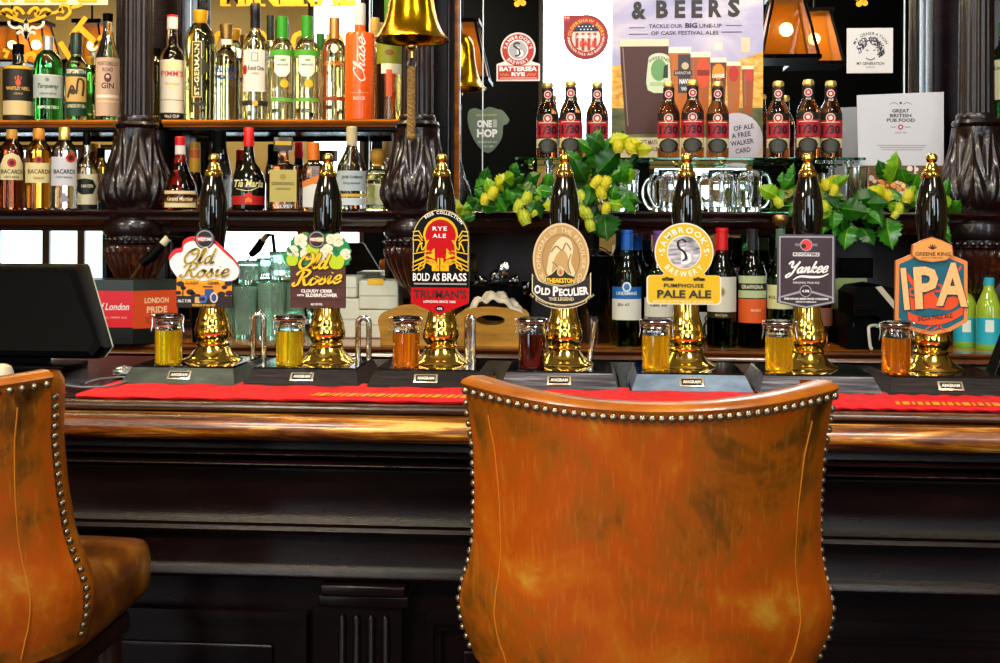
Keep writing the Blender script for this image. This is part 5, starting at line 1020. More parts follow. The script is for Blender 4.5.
def garland(label, cx, cy, Y, leaves, cones, stem):
    o0 = at(cx, cy, Y); t = thing('hop_garland', label, 'hop garland', (o0.x, Y, ZS2), group='garlands of hops on the ledge')
    fl = MB(); m = mpp(cx, Y)
    for (px, py, s_, ang, k, *r_) in leaves+[(a+random.uniform(-9, 9), b+random.uniform(-6, 7), c*random.uniform(.6, .9), random.uniform(-180, 180), random.choice((0, 0, 1, 1, 2))) for a, b, c, *_ in leaves]:
        dy = random.uniform(-.03, .03) if not r_ else r_[0]
        P = at(px, py, Y+dy)-Vector(t.location); leaf(fl, P, s_*m, math.radians(ang), LEAFS[k], random.uniform(-.6, .6), random.uniform(-.1, .55), random.uniform(.8, 1.05))
    fl.build('foliage', t, ang=70)
    for (px, py, r_, k) in cones: cone(at(px, py, Y-.035)-Vector(t.location), r_*m*.74, t, HOPM if k == 0 else HOPY, PI+random.uniform(-.6, .6))
    MB().tube([at(px, py, Y+.09)-Vector(t.location) for px, py in smooth(stem, 5)], .0025, LEAFS[1], 6).build('stem', t)
random.seed(21)
YG = 3.48
garland('hop garland on the ledge left of the fourth pump handle', 505, 205, YG,
 [(462, 207, 26, -100, 3), (468, 203, 24, 80, 0), (488, 200, 26, -50, 1), (483, 183, 22, 20, 0), (497, 186, 26, 60, 3), (505, 180, 22, 70, 2), (520, 188, 30, 110, 0), (515, 176, 22, 30, 1), (530, 196, 34, 160, 0), (528, 182, 24, 60, 0), (538, 190, 24, 100, 1), (510, 204, 26, -80, 0), (500, 200, 24, 90, 0), (492, 192, 20, -20, 2), (545, 205, 20, 95, 3), (472, 214, 20, -95, 2), (525, 205, 24, 200, 0), (483, 205, 22, 100, 1), (512, 194, 26, 130, 1)],
 [(527, 198, 7, 0), (519, 206, 7, 0), (524, 217, 8, 0), (532, 211, 6, 0), (493, 193, 7, 1), (485, 199, 6, 1)], [(455, 210), (480, 205), (505, 203), (530, 203), (550, 206)])
garland('hop garland behind the fourth pump handle, spilling over the ledge', 605, 190, YG,
 [(592, 150, 30, 20, 1), (602, 147, 30, -60, 0), (612, 142, 24, 70, 3), (625, 146, 26, 80, 3), (600, 170, 40, 40, 0), (612, 175, 34, 60, 1), (584, 178, 30, -30, 0), (590, 190, 26, 200, 0), (606, 215, 40, 170, 0), (598, 216, 26, 185, 1), (618, 195, 32, 110, 0), (628, 198, 24, 95, 1), (610, 203, 22, 100, 2), (578, 165, 26, -40, 1), (622, 180, 26, 60, 2), (606, 160, 30, 10, 1), (582, 196, 20, 180, 1), (637, 150, 20, 85, 3)],
 [(597, 182, 7, 1), (606, 183, 7, 1), (601, 193, 7, 1), (581, 197, 7, 0), (585, 212, 8, 0), (590, 225, 6.5, 0), (618, 146, 7, 1), (630, 148, 7, 1), (606, 208, 6, 1)], [(575, 200), (592, 190), (606, 170), (618, 150), (640, 150)])
garland('large hop garland of broad leaves hanging left of the IPA pump handle', 860, 205, YG,
 [(775, 195, 24, -60, 2), (784, 188, 22, 30, 1), (792, 205, 22, 120, 1), (790, 180, 22, 10, 1), (828, 190, 26, 30, 3), (822, 196, 24, -30, 3), (835, 185, 22, 50, 2), (842, 208, 40, 100, 0), (828, 215, 28, 200, 1), (850, 226, 34, 185, 1), (862, 230, 28, 150, 0), (838, 222, 24, 210, 1), (880, 210, 30, 200, 0), (888, 222, 42, 165, 1), (891, 180, 38, 8, 2), (884, 196, 24, -60, 3), (912, 190, 28, 30, 1), (906, 182, 24, -10, 1), (908, 202, 22, 80, 2), (940, 200, 30, 10, 1), (950, 212, 24, 40, 1), (945, 226, 26, 190, 1), (820, 228, 22, 190, 0), (870, 203, 24, 90, 0), (857, 200, 30, 80, 0), (826, 203, 26, 200, 2), (868, 214, 22, 130, 1), (898, 205, 22, 100, 2), (925, 200, 22, 95, 1)],
 [(778, 202, 6, 0), (826, 184, 6, 1), (834, 190, 6, 1), (899, 208, 6, 0), (896, 214, 5, 0), (908, 196, 7, 1), (888, 195, 6, 1), (824, 206, 6, 0)], [(770, 205), (800, 206), (840, 204), (870, 200), (900, 200), (950, 205)])
# ================================================================== bell
Yb = 3.30; m = mpp(411, Yb, 40); p = at(411.5, 41, Yb)
t = thing('brass_bell', 'large brass bell hanging in front of the second carved column', 'bell', p)
pb_ = [(37.5, 0), (38.5, 1), (36.5, 3), (33, 7), (29.5, 13), (26.5, 20), (23.8, 30), (22, 42), (20.5, 58), (18, 68), (13, 74), (5, 77), (0, 77.5)]
inn = [(0, 70), (12, 68), (17, 60), (20.5, 40), (25, 17), (31, 6), (36, .5), (37.5, 0)]
MB().lathe([(r*m, z*m) for r, z in inn+pb_], BELLM, 64).build('bell_body', t)
MB().tube([(0, 0, 66*m), (0, 0, -2*m)], .004, BELLM, 8).ball((0, 0, -5*m), 5.6*m, BRASS, 14).tube([(0, 0, -9*m), (0, 0, -17*m)], .0045, BRASS, 8).build('clapper', t)
MB().tube([(4.2*m*math.cos(a), 0, -23*m+5*m*math.sin(a)) for a in [2*PI*q/20 for q in range(20)]], .0012, CHROME, 6, True).build('split_ring', t)
rp = MB(); RP = noise_mat('rope', [(.3, '#6a4a1c'), (.7, '#b8904c')], (80, 80, 200), rough=.7, bump=.4)
for q in range(3): rp.tube([(2.2*m*math.cos(z*.55+q*2.094), 2.2*m*math.sin(z*.55+q*2.094), -27*m-z*m) for z in range(0, 68)], 2.3*m, RP, 6)
rp.ball((0, 0, -95*m), 4.6*m, RP, 12); rp.build('bell_rope', t)
bk = MB(); bk.box(-.012, .012, -.012, .35, 80*m, 88*m, BLACKM, bev=.002); bk.tube([(0, 0, 76*m), (0, 0, 82*m)], .008, BELLM, 8); bk.build('hanging_bracket', t)
# ================================================================== back counter objects
# black ice bucket
p = at(594, 345, 3.62); m = mpp(594, 3.62)
t = thing('ice_bucket', 'black bucket with wire handle beside the blue foiled wine bottles', 'bucket', (p.x, 3.62, ZK+.0005))
MB().lathe([(0, 0), (17*m, 0), (18*m, 2*m), (20*m, 84*m), (20.5*m, 86*m), (19*m, 86*m), (17*m, 4*m), (0, 4*m)], BLACKG, 40).build('bucket_body', t)
MB().tube([(20*m*math.cos(a), -.02, 78*m+14*m*math.sin(a)) for a in [PI*q/16 for q in range(17)]], .002, CHROME, 6).build('handle', t)
# cream paper packs
PKM = noise_mat('pack_paper', [(.3, '#c4c8b8'), (.7, '#d8dccc')], (8, 8, 8), rough=.6)
for k, (x0, x1, y0, y1, Y, z0, rz, l_) in enumerate(((340, 362, 304, 343, 3.70, 0, .05, 'cream paper pack standing behind the second bent pipe'), (362, 399, 315, 343, 3.70, 0, -.06, 'cream paper pack at the bottom, beside the wooden caddy'), (361, 400, 286, 314.4, 3.70, 28.6, .06, 'cream paper pack on top, with yellow tape'), (336, 361, 282, 303, 3.70, 39.7, -.04, 'smaller cream paper pack on top, beside the blossom badge'))):
    m = mpp((x0+x1)/2, Y); p = at((x0+x1)/2, 343, Y); w_ = (x1-x0)*m/2; h_ = (y1-y0)*m
    t = thing('paper_pack', l_, 'paper pack', (p.x, Y, ZK+.0005+z0*m), rz, 'cream paper packs on the back counter')
    MB().box(-w_, w_, -.06, .10, 0, h_, PKM, bev=.006).build('wrapped_pack', t)
    lp = MB(); lp.box(-w_*1.01, w_*1.01, -.0607, -.0601, h_*.45, h_*.5, pm('#b0b4a8')); 
    if k == 2: lp.box(-w_*.55, w_*.25, -.0615, .02, h_, h_+.004, pm('#e8b820')).box(-w_*.55, w_*.25, -.0625, -.0605, h_*.86, h_, pm('#e8b820'))
    lp.build('wrap_seam' if k != 2 else 'tape', t, smooth=False)
p = at(333, 285, 3.80); m = mpp(333, 3.8)
# wooden caddies
def caddy(cx, x0, x1, top, lbl, hole=True):
    Y = 3.50; m = mpp(cx, Y); p = at(cx, 345, Y); t = thing('wooden_caddy', lbl, 'cutlery caddy', (p.x, Y, ZK+.0005), 0, 'wooden cutlery caddies')
    a, b_ = (x0-cx)*m, (x1-cx)*m; H = (345-top)*m; wd = b_-a
    pts = [(a+wd*.08, 0), (b_-wd*.08, 0), (b_, H*.62)]+[(a+wd*(.5+.5*math.cos(q)), H*.62+H*.38*math.sin(q)**.8) for q in [PI*k/14 for k in range(1, 14)]]+[(a, H*.62)]
    for y in (-.06, .10):
        fr = MB()
        if hole:
            hx, hz, rx, rz_ = (a+b_)/2, H*.66, wd*.2, H*.13; ho = [(hx+rx*math.cos(q), hz+rz_*math.sin(q)) for q in [2*PI*k/32 for k in range(32)]]
            n = len(pts); bm = bmesh.new()
            for yy in (y, y+.008):
                v1 = [bm.verts.new((x, yy, z)) for x, z in pts]; v2 = [bm.verts.new((x, yy, z)) for x, z in ho]
                e = [bm.edges.new((v1[k], v1[(k+1) % n])) for k in range(n)]+[bm.edges.new((v2[k], v2[(k+1) % 32])) for k in range(32)]
                bmesh.ops.triangle_fill(bm, edges=e, use_beauty=True)
            bm.verts.index_update(); fr.add([v.co.copy() for v in bm.verts], [[v.index for v in f.verts] for f in bm.faces], LWOOD)
            for q in (pts, ho):
                k_ = len(q); fr.add([(x, y, z) for x, z in q]+[(x, y+.008, z) for x, z in q], [[k, (k+1) % k_, k_+(k+1) % k_, k_+k] for k in range(k_)], LWOOD)
            bm.free()
        else: fr.prism(pts, y, y+.008, LWOOD)
        fr.build('end_panel', t, smooth=False)
    MB().box(a+wd*.08, b_-wd*.08, -.052, .10, .002, .008, LWOOD).build('bottom', t, smooth=False)
    for s_ in (a+wd*.04, b_-wd*.04-.006): MB().box(s_, s_+.006, -.052, .10, .0, H*.6, LWOOD).build('side_panel', t, smooth=False)
    return t, m, p
caddy(408, 381, 434, 308, 'pale wooden caddy behind the amber jar', False)
cd, m, p = caddy(492, 456, 528, 306, 'pale wooden caddy with arched top and handle hole full of napkins')
t = thing('cloth_napkins', 'rumpled cream cloth napkins draped over the arched wooden caddy', 'napkins', (p.x, 3.52, ZK+.0005))
nm = noise_mat('napkin_cloth', [(.3, '#a8a08c'), (.7, '#d8d0bc')], (30, 30, 30), rough=.8)
rows = []
for i in range(26):
    s_ = i/25; row = []
    for j in range(12):
        v = j/11; x = (-32+66*s_)*m; z = (18+30*math.sin(PI*s_)**.7+3*math.sin(9*s_*PI+v*4)+2.0*math.sin(23*s_+9*v))*m
        row.append((x+.004*math.sin(13*v+7*s_), -.045+.12*v, z+(-.012 if j == 0 else 0)))
    rows.append(row)
nb = MB().grid(rows, nm).build('napkin', t); md = nb.modifiers.new('t', 'SOLIDIFY'); md.thickness = .003
t = None
# black cutlery in a holder behind the caddy
p = at(496, 345, 3.78); m = mpp(496, 3.78)
t = thing('cutlery_holder', 'black utensil pot behind the wooden caddy', 'pot', (p.x, 3.78, ZK+.0005)); MB().lathe([(0, 0), (34*m, 0), (36*m, 52*m), (37*m, 52*m), (37*m, 54*m), (34*m, 54*m), (32*m, 3*m), (0, 3*m)], BLACKM, 32, sy=.5).build('pot_body', t); MB().lathe([(36.5*m, 50*m), (38*m, 51*m), (38*m, 55*m), (36*m, 55*m)], BLACKG, 32, sy=.5).build('rim', t)
for k, (px, py, an, nm_, lb) in enumerate(((475, 268, -.1, 'table_knife', 'dark knife standing upright at the left of the utensil pot'), (484, 285, -.5, 'serving_spoon', 'black spoon leaning left in the utensil pot'), (495, 280, .1, 'serving_spoon', 'black spoon leaning nearly upright in the utensil pot'), (504, 270, .25, 'serving_spoon', 'steel spoon bowl standing tallest in the utensil pot'), (513, 284, .5, 'serving_spoon', 'black spoon leaning right in the utensil pot'), (522, 290, .8, 'serving_spoon', 'black spoon leaning far right in the utensil pot'))):
    q = at(px, py, 3.75); mt = CHROME if k == 3 else BLACKG
    mb = MB(); tt = tag(mb.tube([(-math.sin(an)*.13, .02, -.15), (-math.sin(an)*.02, .0, -.02)], .003, mt, 8).build('placeholder'), 'x', 'y'); bpy.data.objects.remove(tt)
    u = thing(nm_, lb, 'cutlery', q, 0, 'utensils in the black pot'); xf = Matrix.Rotation(an, 4, 'Y')
    MB().tube([(0, .01, -.10), (0, .0, -.02)], .0035, mt, 8, xf=xf).build('handle', u)
    if nm_ == 'table_knife': MB().prism([(-.009, -.02), (.009, -.02), (.009, .04), (.002, .05), (-.009, .046)], -.001, .001, mt, xf=xf).build('blade', u, smooth=False)
    else: MB().lathe([(0, -.03), (.012, -.022), (.02, 0), (.017, .02), (0, .034)], mt, 16, sy=.35, xf=xf).build('bowl', u)
# red display box
p0 = at(64, 338, 3.40); m = mpp(100, 3.40); Y0 = 3.38
t = thing('beer_mat_box', 'red and black display box with white script at the foot of the first column', 'display box', (at(133, 340, Y0).x, Y0, ZK+.0005))
wl = at(133, 300, Y0).x-at(55, 300, Y0).x; H = (at(100, 280, Y0).z-ZK); dp = .165; wr = .105; gx = pm('#2c3430', .3); rx = pm('#d81c28', .35)
MB().add([(-wl, 0, 0), (0, 0, 0), (0, 0, H), (-wl, 0, H), (-wl, dp, 0), (wr, .085, 0), (wr, .085, H), (-wl, dp, H)], [[0, 1, 2, 3], [1, 5, 6, 2], [4, 0, 3, 7], [5, 4, 7, 6], [3, 2, 6, 7], [1, 0, 4, 5]], pm('#121412', .3)).build('box_body', t, smooth=False)
fr = MB(); c = Cv(fr, lambda u, v, l: (-wl+u*wl, -l*.0006, H*(1-v)))
c.rect(0, 0, 1, .17, gx, 1); c.rect(0, .17, 1, .74, rx, 1); c.text('Pride of London', .30, .36, .95, .47, WHITE, 2, .01, slant=.3); c.text('ORIGINAL AMBER ALE', .5, .57, .92, .6, pm('#f0a8a0'), 2); fr.build('front_panel', t, smooth=False)
fr = MB(); c = Cv(fr, lambda u, v, l: (u*wr, u*.085-l*.0006, H*(1-v))); OB = pm('#d04a20', .35)
c.rect(0, 0, 1, .17, gx, 1); c.rect(0, .17, .98, .76, OB, 1); c.text('LONDON', .25, .28, .78, .37, pm('#f0c8a0'), 2, .03); c.text('PRIDE', .3, .42, .75, .52, pm('#f0c8a0'), 2, .03); c.poly([(.25, .58), (.75, .58), (.7, .68), (.5, .74), (.3, .68)], pm('#b83a1c'), 2); fr.build('side_panel', t, smooth=False)
# black handled wand leaning there
a, b_ = at(131, 279, 3.34), at(141, 264, 3.34); c_, d_ = at(162, 245, 3.37), at(168, 238, 3.37)
t = thing('soda_gun', 'black handled wand with a steel neck leaning above the red box', 'soda gun', a)
MB().tube([Vector((0, 0, 0)), b_-a], .003, CHROME, 8).build('steel_neck', t); MB().tube([b_-a, (b_-a).lerp(c_-a, .5)+Vector((0, 0, -.006)), c_-a], [.013, .017, .014], BLACKM, 14).build('grip', t); MB().tube([c_-a, d_-a], .011, mat('pale_label', '#d8d0b0', .4), 12).build('end_cap', t); 
MB().tube([d_-a, d_-a+Vector((.03, .03, .0)), d_-a+Vector((.05, .06, -.1)), Vector((d_.x-a.x+.05, .12, ZK-a.z))], .007, BLACKM, 8).build('hose', t)
# small red capped thing reflected / hanging near
# ================================================================== bar-top objects
tw = thing('bar_towel', 'red bar runner with gold woven pattern under the left handpumps', 'bar towel', (0, 2.03, ZB+.0014), group='red bar runners')
def runner(x0, x1, lbl, t, blk=None):
    mb = MB(); n = 60; rows = []
    prof = [(-.103, .0), (-.105, .003), (-.10, .0055), (.085, .0045), (.09, 0)]
    rows = [[(x0+(x1-x0)*i/n, y, z+.0008*math.sin(i*1.3+k)) for i in range(n+1)] for k, (y, z) in enumerate(prof)]
    mb.grid(rows, RED); mb.build('cloth', t)
    tx = MB(); c = Cv(tx, lambda u, v, l: (u, -.095+(.175-v), .0068))
    return c, tx
xa, xb, xc, xd = at(94, 390, 2.0).x, at(470, 390, 2.0).x, at(826, 400, 2.0).x, at(1040, 400, 2.0).x
c, tx = runner(xa, .28, '', tw); GT_ = pm('#e8a818')
def marks(c, x0, x1):
    x = x0; k = 0
    while x < x1:
        w_ = (.006, .011, .004, .008)[k % 4]; c.poly([(x, .165), (x+w_, .165), (x+w_+.006, .13), (x+.006, .13)], GT_); x += w_+.0045; k += 1
marks(c, at(318, 390, 2.0).x, at(466, 390, 2.0).x)
tx.build('gold_pattern', tw, smooth=False)
tw2 = thing('bar_towel', 'red bar runner with gold woven pattern under the IPA pump', 'bar towel', (0, 2.03, ZB+.0014), group='red bar runners')
c, tx = runner(xc-.10, xd, '', tw2); marks(c, at(888, 400, 2.0).x, at(1030, 400, 2.0).x); tx.build('gold_pattern', tw2, smooth=False)
# till monitor seen from behind
T0 = 2.28; m = mpp(50, T0)
q = lambda px, py: ((at(px, py, T0)-at(50, 366, T0)).x, (at(px, py, T0)).z-ZB)
t = thing('till_monitor', 'large black till screen seen from behind at the left end', 'till', (at(50, 366, T0).x, T0, ZB+.0003))
xL = q(-60, 300)[0]
side = [(q(64, 266)[0], q(64, 266)[1]), (q(104, 349)[0], q(104, 349)[1]), (q(98, 360)[0], q(98, 360)[1])]
def shell(dy0, dy1, ins=0):
    return [(xL, side[0][1]-ins), (side[0][0]-ins-.006, side[0][1]-ins), (side[0][0]-ins, side[0][1]-.006-ins), (side[1][0]-ins, side[1][1]), (side[2][0]-ins, side[2][1]+.002), (xL, side[2][1]+.002)]
lean = .10
A = shell(0, 0); rows = []
def ln(pts, y): return [(x, y+lean*(z/.2), z) for x, z in pts]
def shr(pts, k): cxm = sum(p[0] for p in pts)/len(pts); czm = sum(p[1] for p in pts)/len(pts); return [(x-k if x > cxm else x, z-k if z > czm else z+k) for x, z in pts]
mb = MB(); R_ = [ln(shr(A, .016), -.035), ln(shr(A, .006), -.028), ln(A, -.012), ln(A, .02)]
mb.grid(R_, BLACKM, close_u=True); mb.add(R_[0], [[0, 1, 2, 3, 4, 5][::-1]], BLACKM); mb.add(R_[-1], [[0, 1, 2, 3, 4, 5]], BLACKG); mb.build('screen_housing', t, ang=25)
mb = MB(); mb.tube([Vector(p)+Vector((.001, 0, 0)) for p in (R_[3][1], R_[3][2], R_[3][3], R_[3][4])], .0012, pm('#b8c0a8'), 6); mb.build('screen_edge', t, label='pale screen edge')
MB().box(xL, q(70, 300)[0], -.03, .09, 0, .012, BLACKM, bev=.003).box(xL, q(40, 300)[0], .02, .05, .012, .06, BLACKM).build('stand', t)
p = at(3, 366, 2.10); m = mpp(3, 2.1)
t = thing('cream_bowl', 'small cream bowl upside down at the left edge behind the stool', 'bowl', (p.x-.012, 2.12, ZB+.0003)); MB().lathe([(12*m, 0), (11.5*m, 9*m), (9*m, 15*m), (4*m, 17.5*m), (0, 18*m)], pm('#d8cca8', .4), 28).build('bowl_body', t); MB().lathe([(13*m, 0), (13*m, 1.5*m), (11.8*m, 2*m)], pm('#c8bc98', .4), 28).build('rim', t)
# right till edge
p = at(1003, 366, 2.18); t = thing('till_monitor', 'black till screen cut by the right edge, beside the mixer bottles', 'till', (p.x, 2.26, ZB+.0003))
MB().prism([(-.012, .0), (.20, .0), (.20, .135), (.040, .135), (.034, .13), (-.010, .012)], -.05, .0, BLACKM).build('screen_housing', t, smooth=False); MB().tube([(-.006, -.052, .02), (.034, -.052, .128)], .0016, BLACKG, 6).build('screen_edge', t); MB().box(.04, .18, -.06, .08, 0, .012, BLACKM).build('stand', t, smooth=False)
# receipt printer + card holder on back counter right
p = at(872, 345, 3.55); m = mpp(872, 3.55); t = thing('receipt_printer', 'black receipt printer with pale stripe left of the IPA badge', 'printer', (p.x, 3.50, ZK+.0005))
k = lambda pts: [((x-872)*m, (345-y)*m) for x, y in pts]
MB().prism(k([(842, 345), (900, 345), (900, 310), (842, 310)]), -.02, .2, BLACKM).build('base', t, smooth=False)
MB().prism(k([(846, 312), (846, 290), (852, 284), (872, 281), (884, 284), (904, 312), (904, 322), (880, 318), (866, 310)]), -.06, .16, BLACKM).build('lid', t, smooth=False)
MB().prism(k([(866, 283), (872, 282), (897, 312), (892, 314)]), -.0625, -.06, pm('#b8ac98')).build('pale_stripe', t, smooth=False)
MB().prism(k([(846, 306), (846, 300), (862, 300), (866, 306)]), -.064, -.06, BLACKG).build('paper_slot', t, smooth=False)
MB().box(24*m*-1.0, -23*m, -.024, -.02, 22*m, 26*m, pm('#202020')).box(-.005, .001, -.024, -.02, 22*m, 24*m, mat('green_led', '#40e040', .4, emis=3)).build('port_light', t, smooth=False)
MB().tube(smooth([(-.002, -.03, .07), (-.03, -.05, .068), (-.034, -.06, .05), (-.03, -.062, .012), (-.025, -.062, .006)], 6), .0045, pm('#c8c4b8', .4), 8).build('pale_cable', t, label='pale grey cable')
p = at(838, 345, 3.75); m = mpp(838, 3.75); t = thing('gift_card_stand', 'pale green gift card sign in a dark stand beside the printer', 'sign', (p.x, 3.75, ZK+.0005))
MB().box(-16*m, 12*m, 0, .03, 0, 32*m, BLACKM, bev=.004).build('stand', t); mb = MB(); mb.box(-14*m, 17*m, -.012, -.008, 32*m, 62*m, pm('#a8c078')); c = Cv(mb, lambda u, v, l: (u*m, -.012-l*.0005, (345-v)*m)); c.text('GIFT', 0, 294, 12, 299, pm('#38501c'), 1, .02); mb.build('card', t, smooth=False)
mb = MB(); c = Cv(mb, lambda u, v, l: (u*m, -.0125-l*.0005, (345-v)*m)); c.disc(4, 318, 9, pm('#8a8a86'), 1); c.disc(4, 318, 7, pm('#30302c'), 2); c.disc(4, 320, 4, pm('#a8a8a0'), 3); mb.build('round_emblem', t, smooth=False)
p = at(860, 281, 3.77); m = mpp(860, 3.77); t = thing('price_display', 'flat black customer display raised above the receipt printer', 'display', (p.x, 3.77, ZK+.0005)); MB().box(-20*m, 13*m, 0, .02, 62*m, 82*m, BLACKM, bev=.003).build('panel', t); MB().box(-4*m, 2*m, .005, .015, 0, 62*m, BLACKM).build('post', t); MB().box(-22*m, 6*m, -.012, -.004, 58*m, 62*m, pm('#b8c098')).build('pale_ledge', t)
# foil and cables on the bar
p = at(127, 371, 2.2); t = MB(); random.seed(4); rows = []
for i in range(12):
    a = PI*i/11; rows.append([(.021*math.cos(b_)*math.sin(a)*(1+.35*random.uniform(-1, 1)), .018*math.sin(b_)*math.sin(a)*(1+.3*random.uniform(-1, 1)), .011+.011*math.cos(a)*(1+.1*random.uniform(-1, 1))) for b_ in [2*PI*q/14 for q in range(14)]])
o = t.grid(rows, mat('foil', (.7, .72, .76), .25, .9), close_u=True).build('crumpled_foil', None, (p.x, 2.19, ZB+.001), smooth=False); tag(o, 'crumpled silver foil on the bar left of the first pump', 'foil')
p = at(113, 378, 2.16); o = MB().box(-.008, .008, -.012, .012, 0, .02, pm('#2c1c18', .4), bev=.003).build('cable_box', None, (p.x, 2.2, ZB+.0003)); tag(o, 'small brown box on the bar between the till and the foil', 'box')
pts = [(60, 384), (80, 387), (110, 386), (128, 381), (131, 378), (122, 377), (100, 379), (86, 383)]
o = MB().tube([atz(x, y, ZB+.0085) for x, y in smooth(pts, 5)], .0018, pm('#707070', .4), 6).build('cable'); tag(o, 'thin grey cable looping on the bar beside the till', 'cable')
# ================================================================== stools
LEATH = noise_mat('tan_leather', [(.30, '#3e2005'), (.41, '#72400a'), (.47, '#9c500b'), (.55, '#b24c09'), (.63, '#b85e0d'), (.72, '#c48a2c')], (7, 7, 6), detail=10, rough=.3, distort=.5, coat=.25, bump=.1, bscale=160, nrough=.6)
def leather_detail(m):
    nt = m.node_tree; n = nt.nodes; b = n['Principled BSDF']; Ln = nt.links.new
    src = b.inputs['Base Color'].links[0].from_socket
    tc = n.new('ShaderNodeTexCoord'); mp = n.new('ShaderNodeMapping'); mp.inputs['Scale'].default_value = (230, 120, 13); mp.inputs['Rotation'].default_value = (0, .38, 0)
    v = n.new('ShaderNodeTexNoise'); v.inputs['Scale'].default_value = 1; v.inputs['Detail'].default_value = 6; v.inputs['Distortion'].default_value = .3
    cr = n.new('ShaderNodeValToRGB'); e = cr.color_ramp.elements; e[0].position = .54; e[0].color = (0, 0, 0, 1); e[1].position = .72; e[1].color = (1, 1, 1, 1)
    mx = n.new('ShaderNodeMix'); mx.data_type = 'RGBA'; mx.inputs['B'].default_value = (*lin('#d08830'), 1)
    mu = n.new('ShaderNodeMath'); mu.operation = 'MULTIPLY'; mu.inputs[1].default_value = .24
    Ln(tc.outputs['Object'], mp.inputs['Vector']); Ln(mp.outputs['Vector'], v.inputs['Vector']); Ln(v.outputs['Fac'], cr.inputs['Fac']); Ln(cr.outputs['Color'], mu.inputs[0]); Ln(mu.outputs[0], mx.inputs['Factor']); Ln(src, mx.inputs['A']); Ln(mx.outputs['Result'], b.inputs['Base Color'])
leather_detail(LEATH)
LTRIM = noise_mat('leather_roll', [(.3, '#7c3c06'), (.6, '#b0620e'), (.75, '#cc8420')], (12, 12, 12), rough=.28, coat=.4, bump=.1, bscale=120)
LSEAT = noise_mat('worn_seat_leather', [(.3, '#3c1c08'), (.5, '#7a420e'), (.62, '#a86a24'), (.75, '#c89858')], (9, 9, 9), detail=9, rough=.28, coat=.4, bump=.15, bscale=90)
NAIL = noise_mat('nail_brass', [(.4, '#6a5a46'), (.6, '#a89880'), (.7, '#d0aa58')], (25, 25, 25), rough=.25, metal=.9)
OAK = noise_mat('stool_leg_wood', [(.3, '#1a0c06'), (.7, '#30180c')], (10, 10, 3), rough=.35)
HW = [(.80, .20), (.85, .219), (.885, .230), (.915, .233), (.94, .228), (.97, .219), (1.0, .213), (1.06, .210), (1.12, .211), (1.17, .217), (1.22, .224)]
def interp(tab, z):
    for (a, b), (c, d) in zip(tab, tab[1:]):
        if z <= c: t = max(0, (z-a)/(c-a)); t = t*t*(3-2*t)*.5+t*.5; return b+(d-b)*t
    return tab[-1][1]
def stool_pt(u, z, off=0):
    hw = interp(HW, z); lean = (1.20-z)*.24
    y = 1.352+lean+.105*abs(u)**2.2
    # outward normal approx
    dydx = .105*2.2*abs(u)**1.2*(1 if u >= 0 else -1)/max(hw, .05); nl = math.hypot(1, dydx); nx, ny = dydx/nl, -1/nl
    return Vector((u*hw+nx*off, y+ny*off, z))
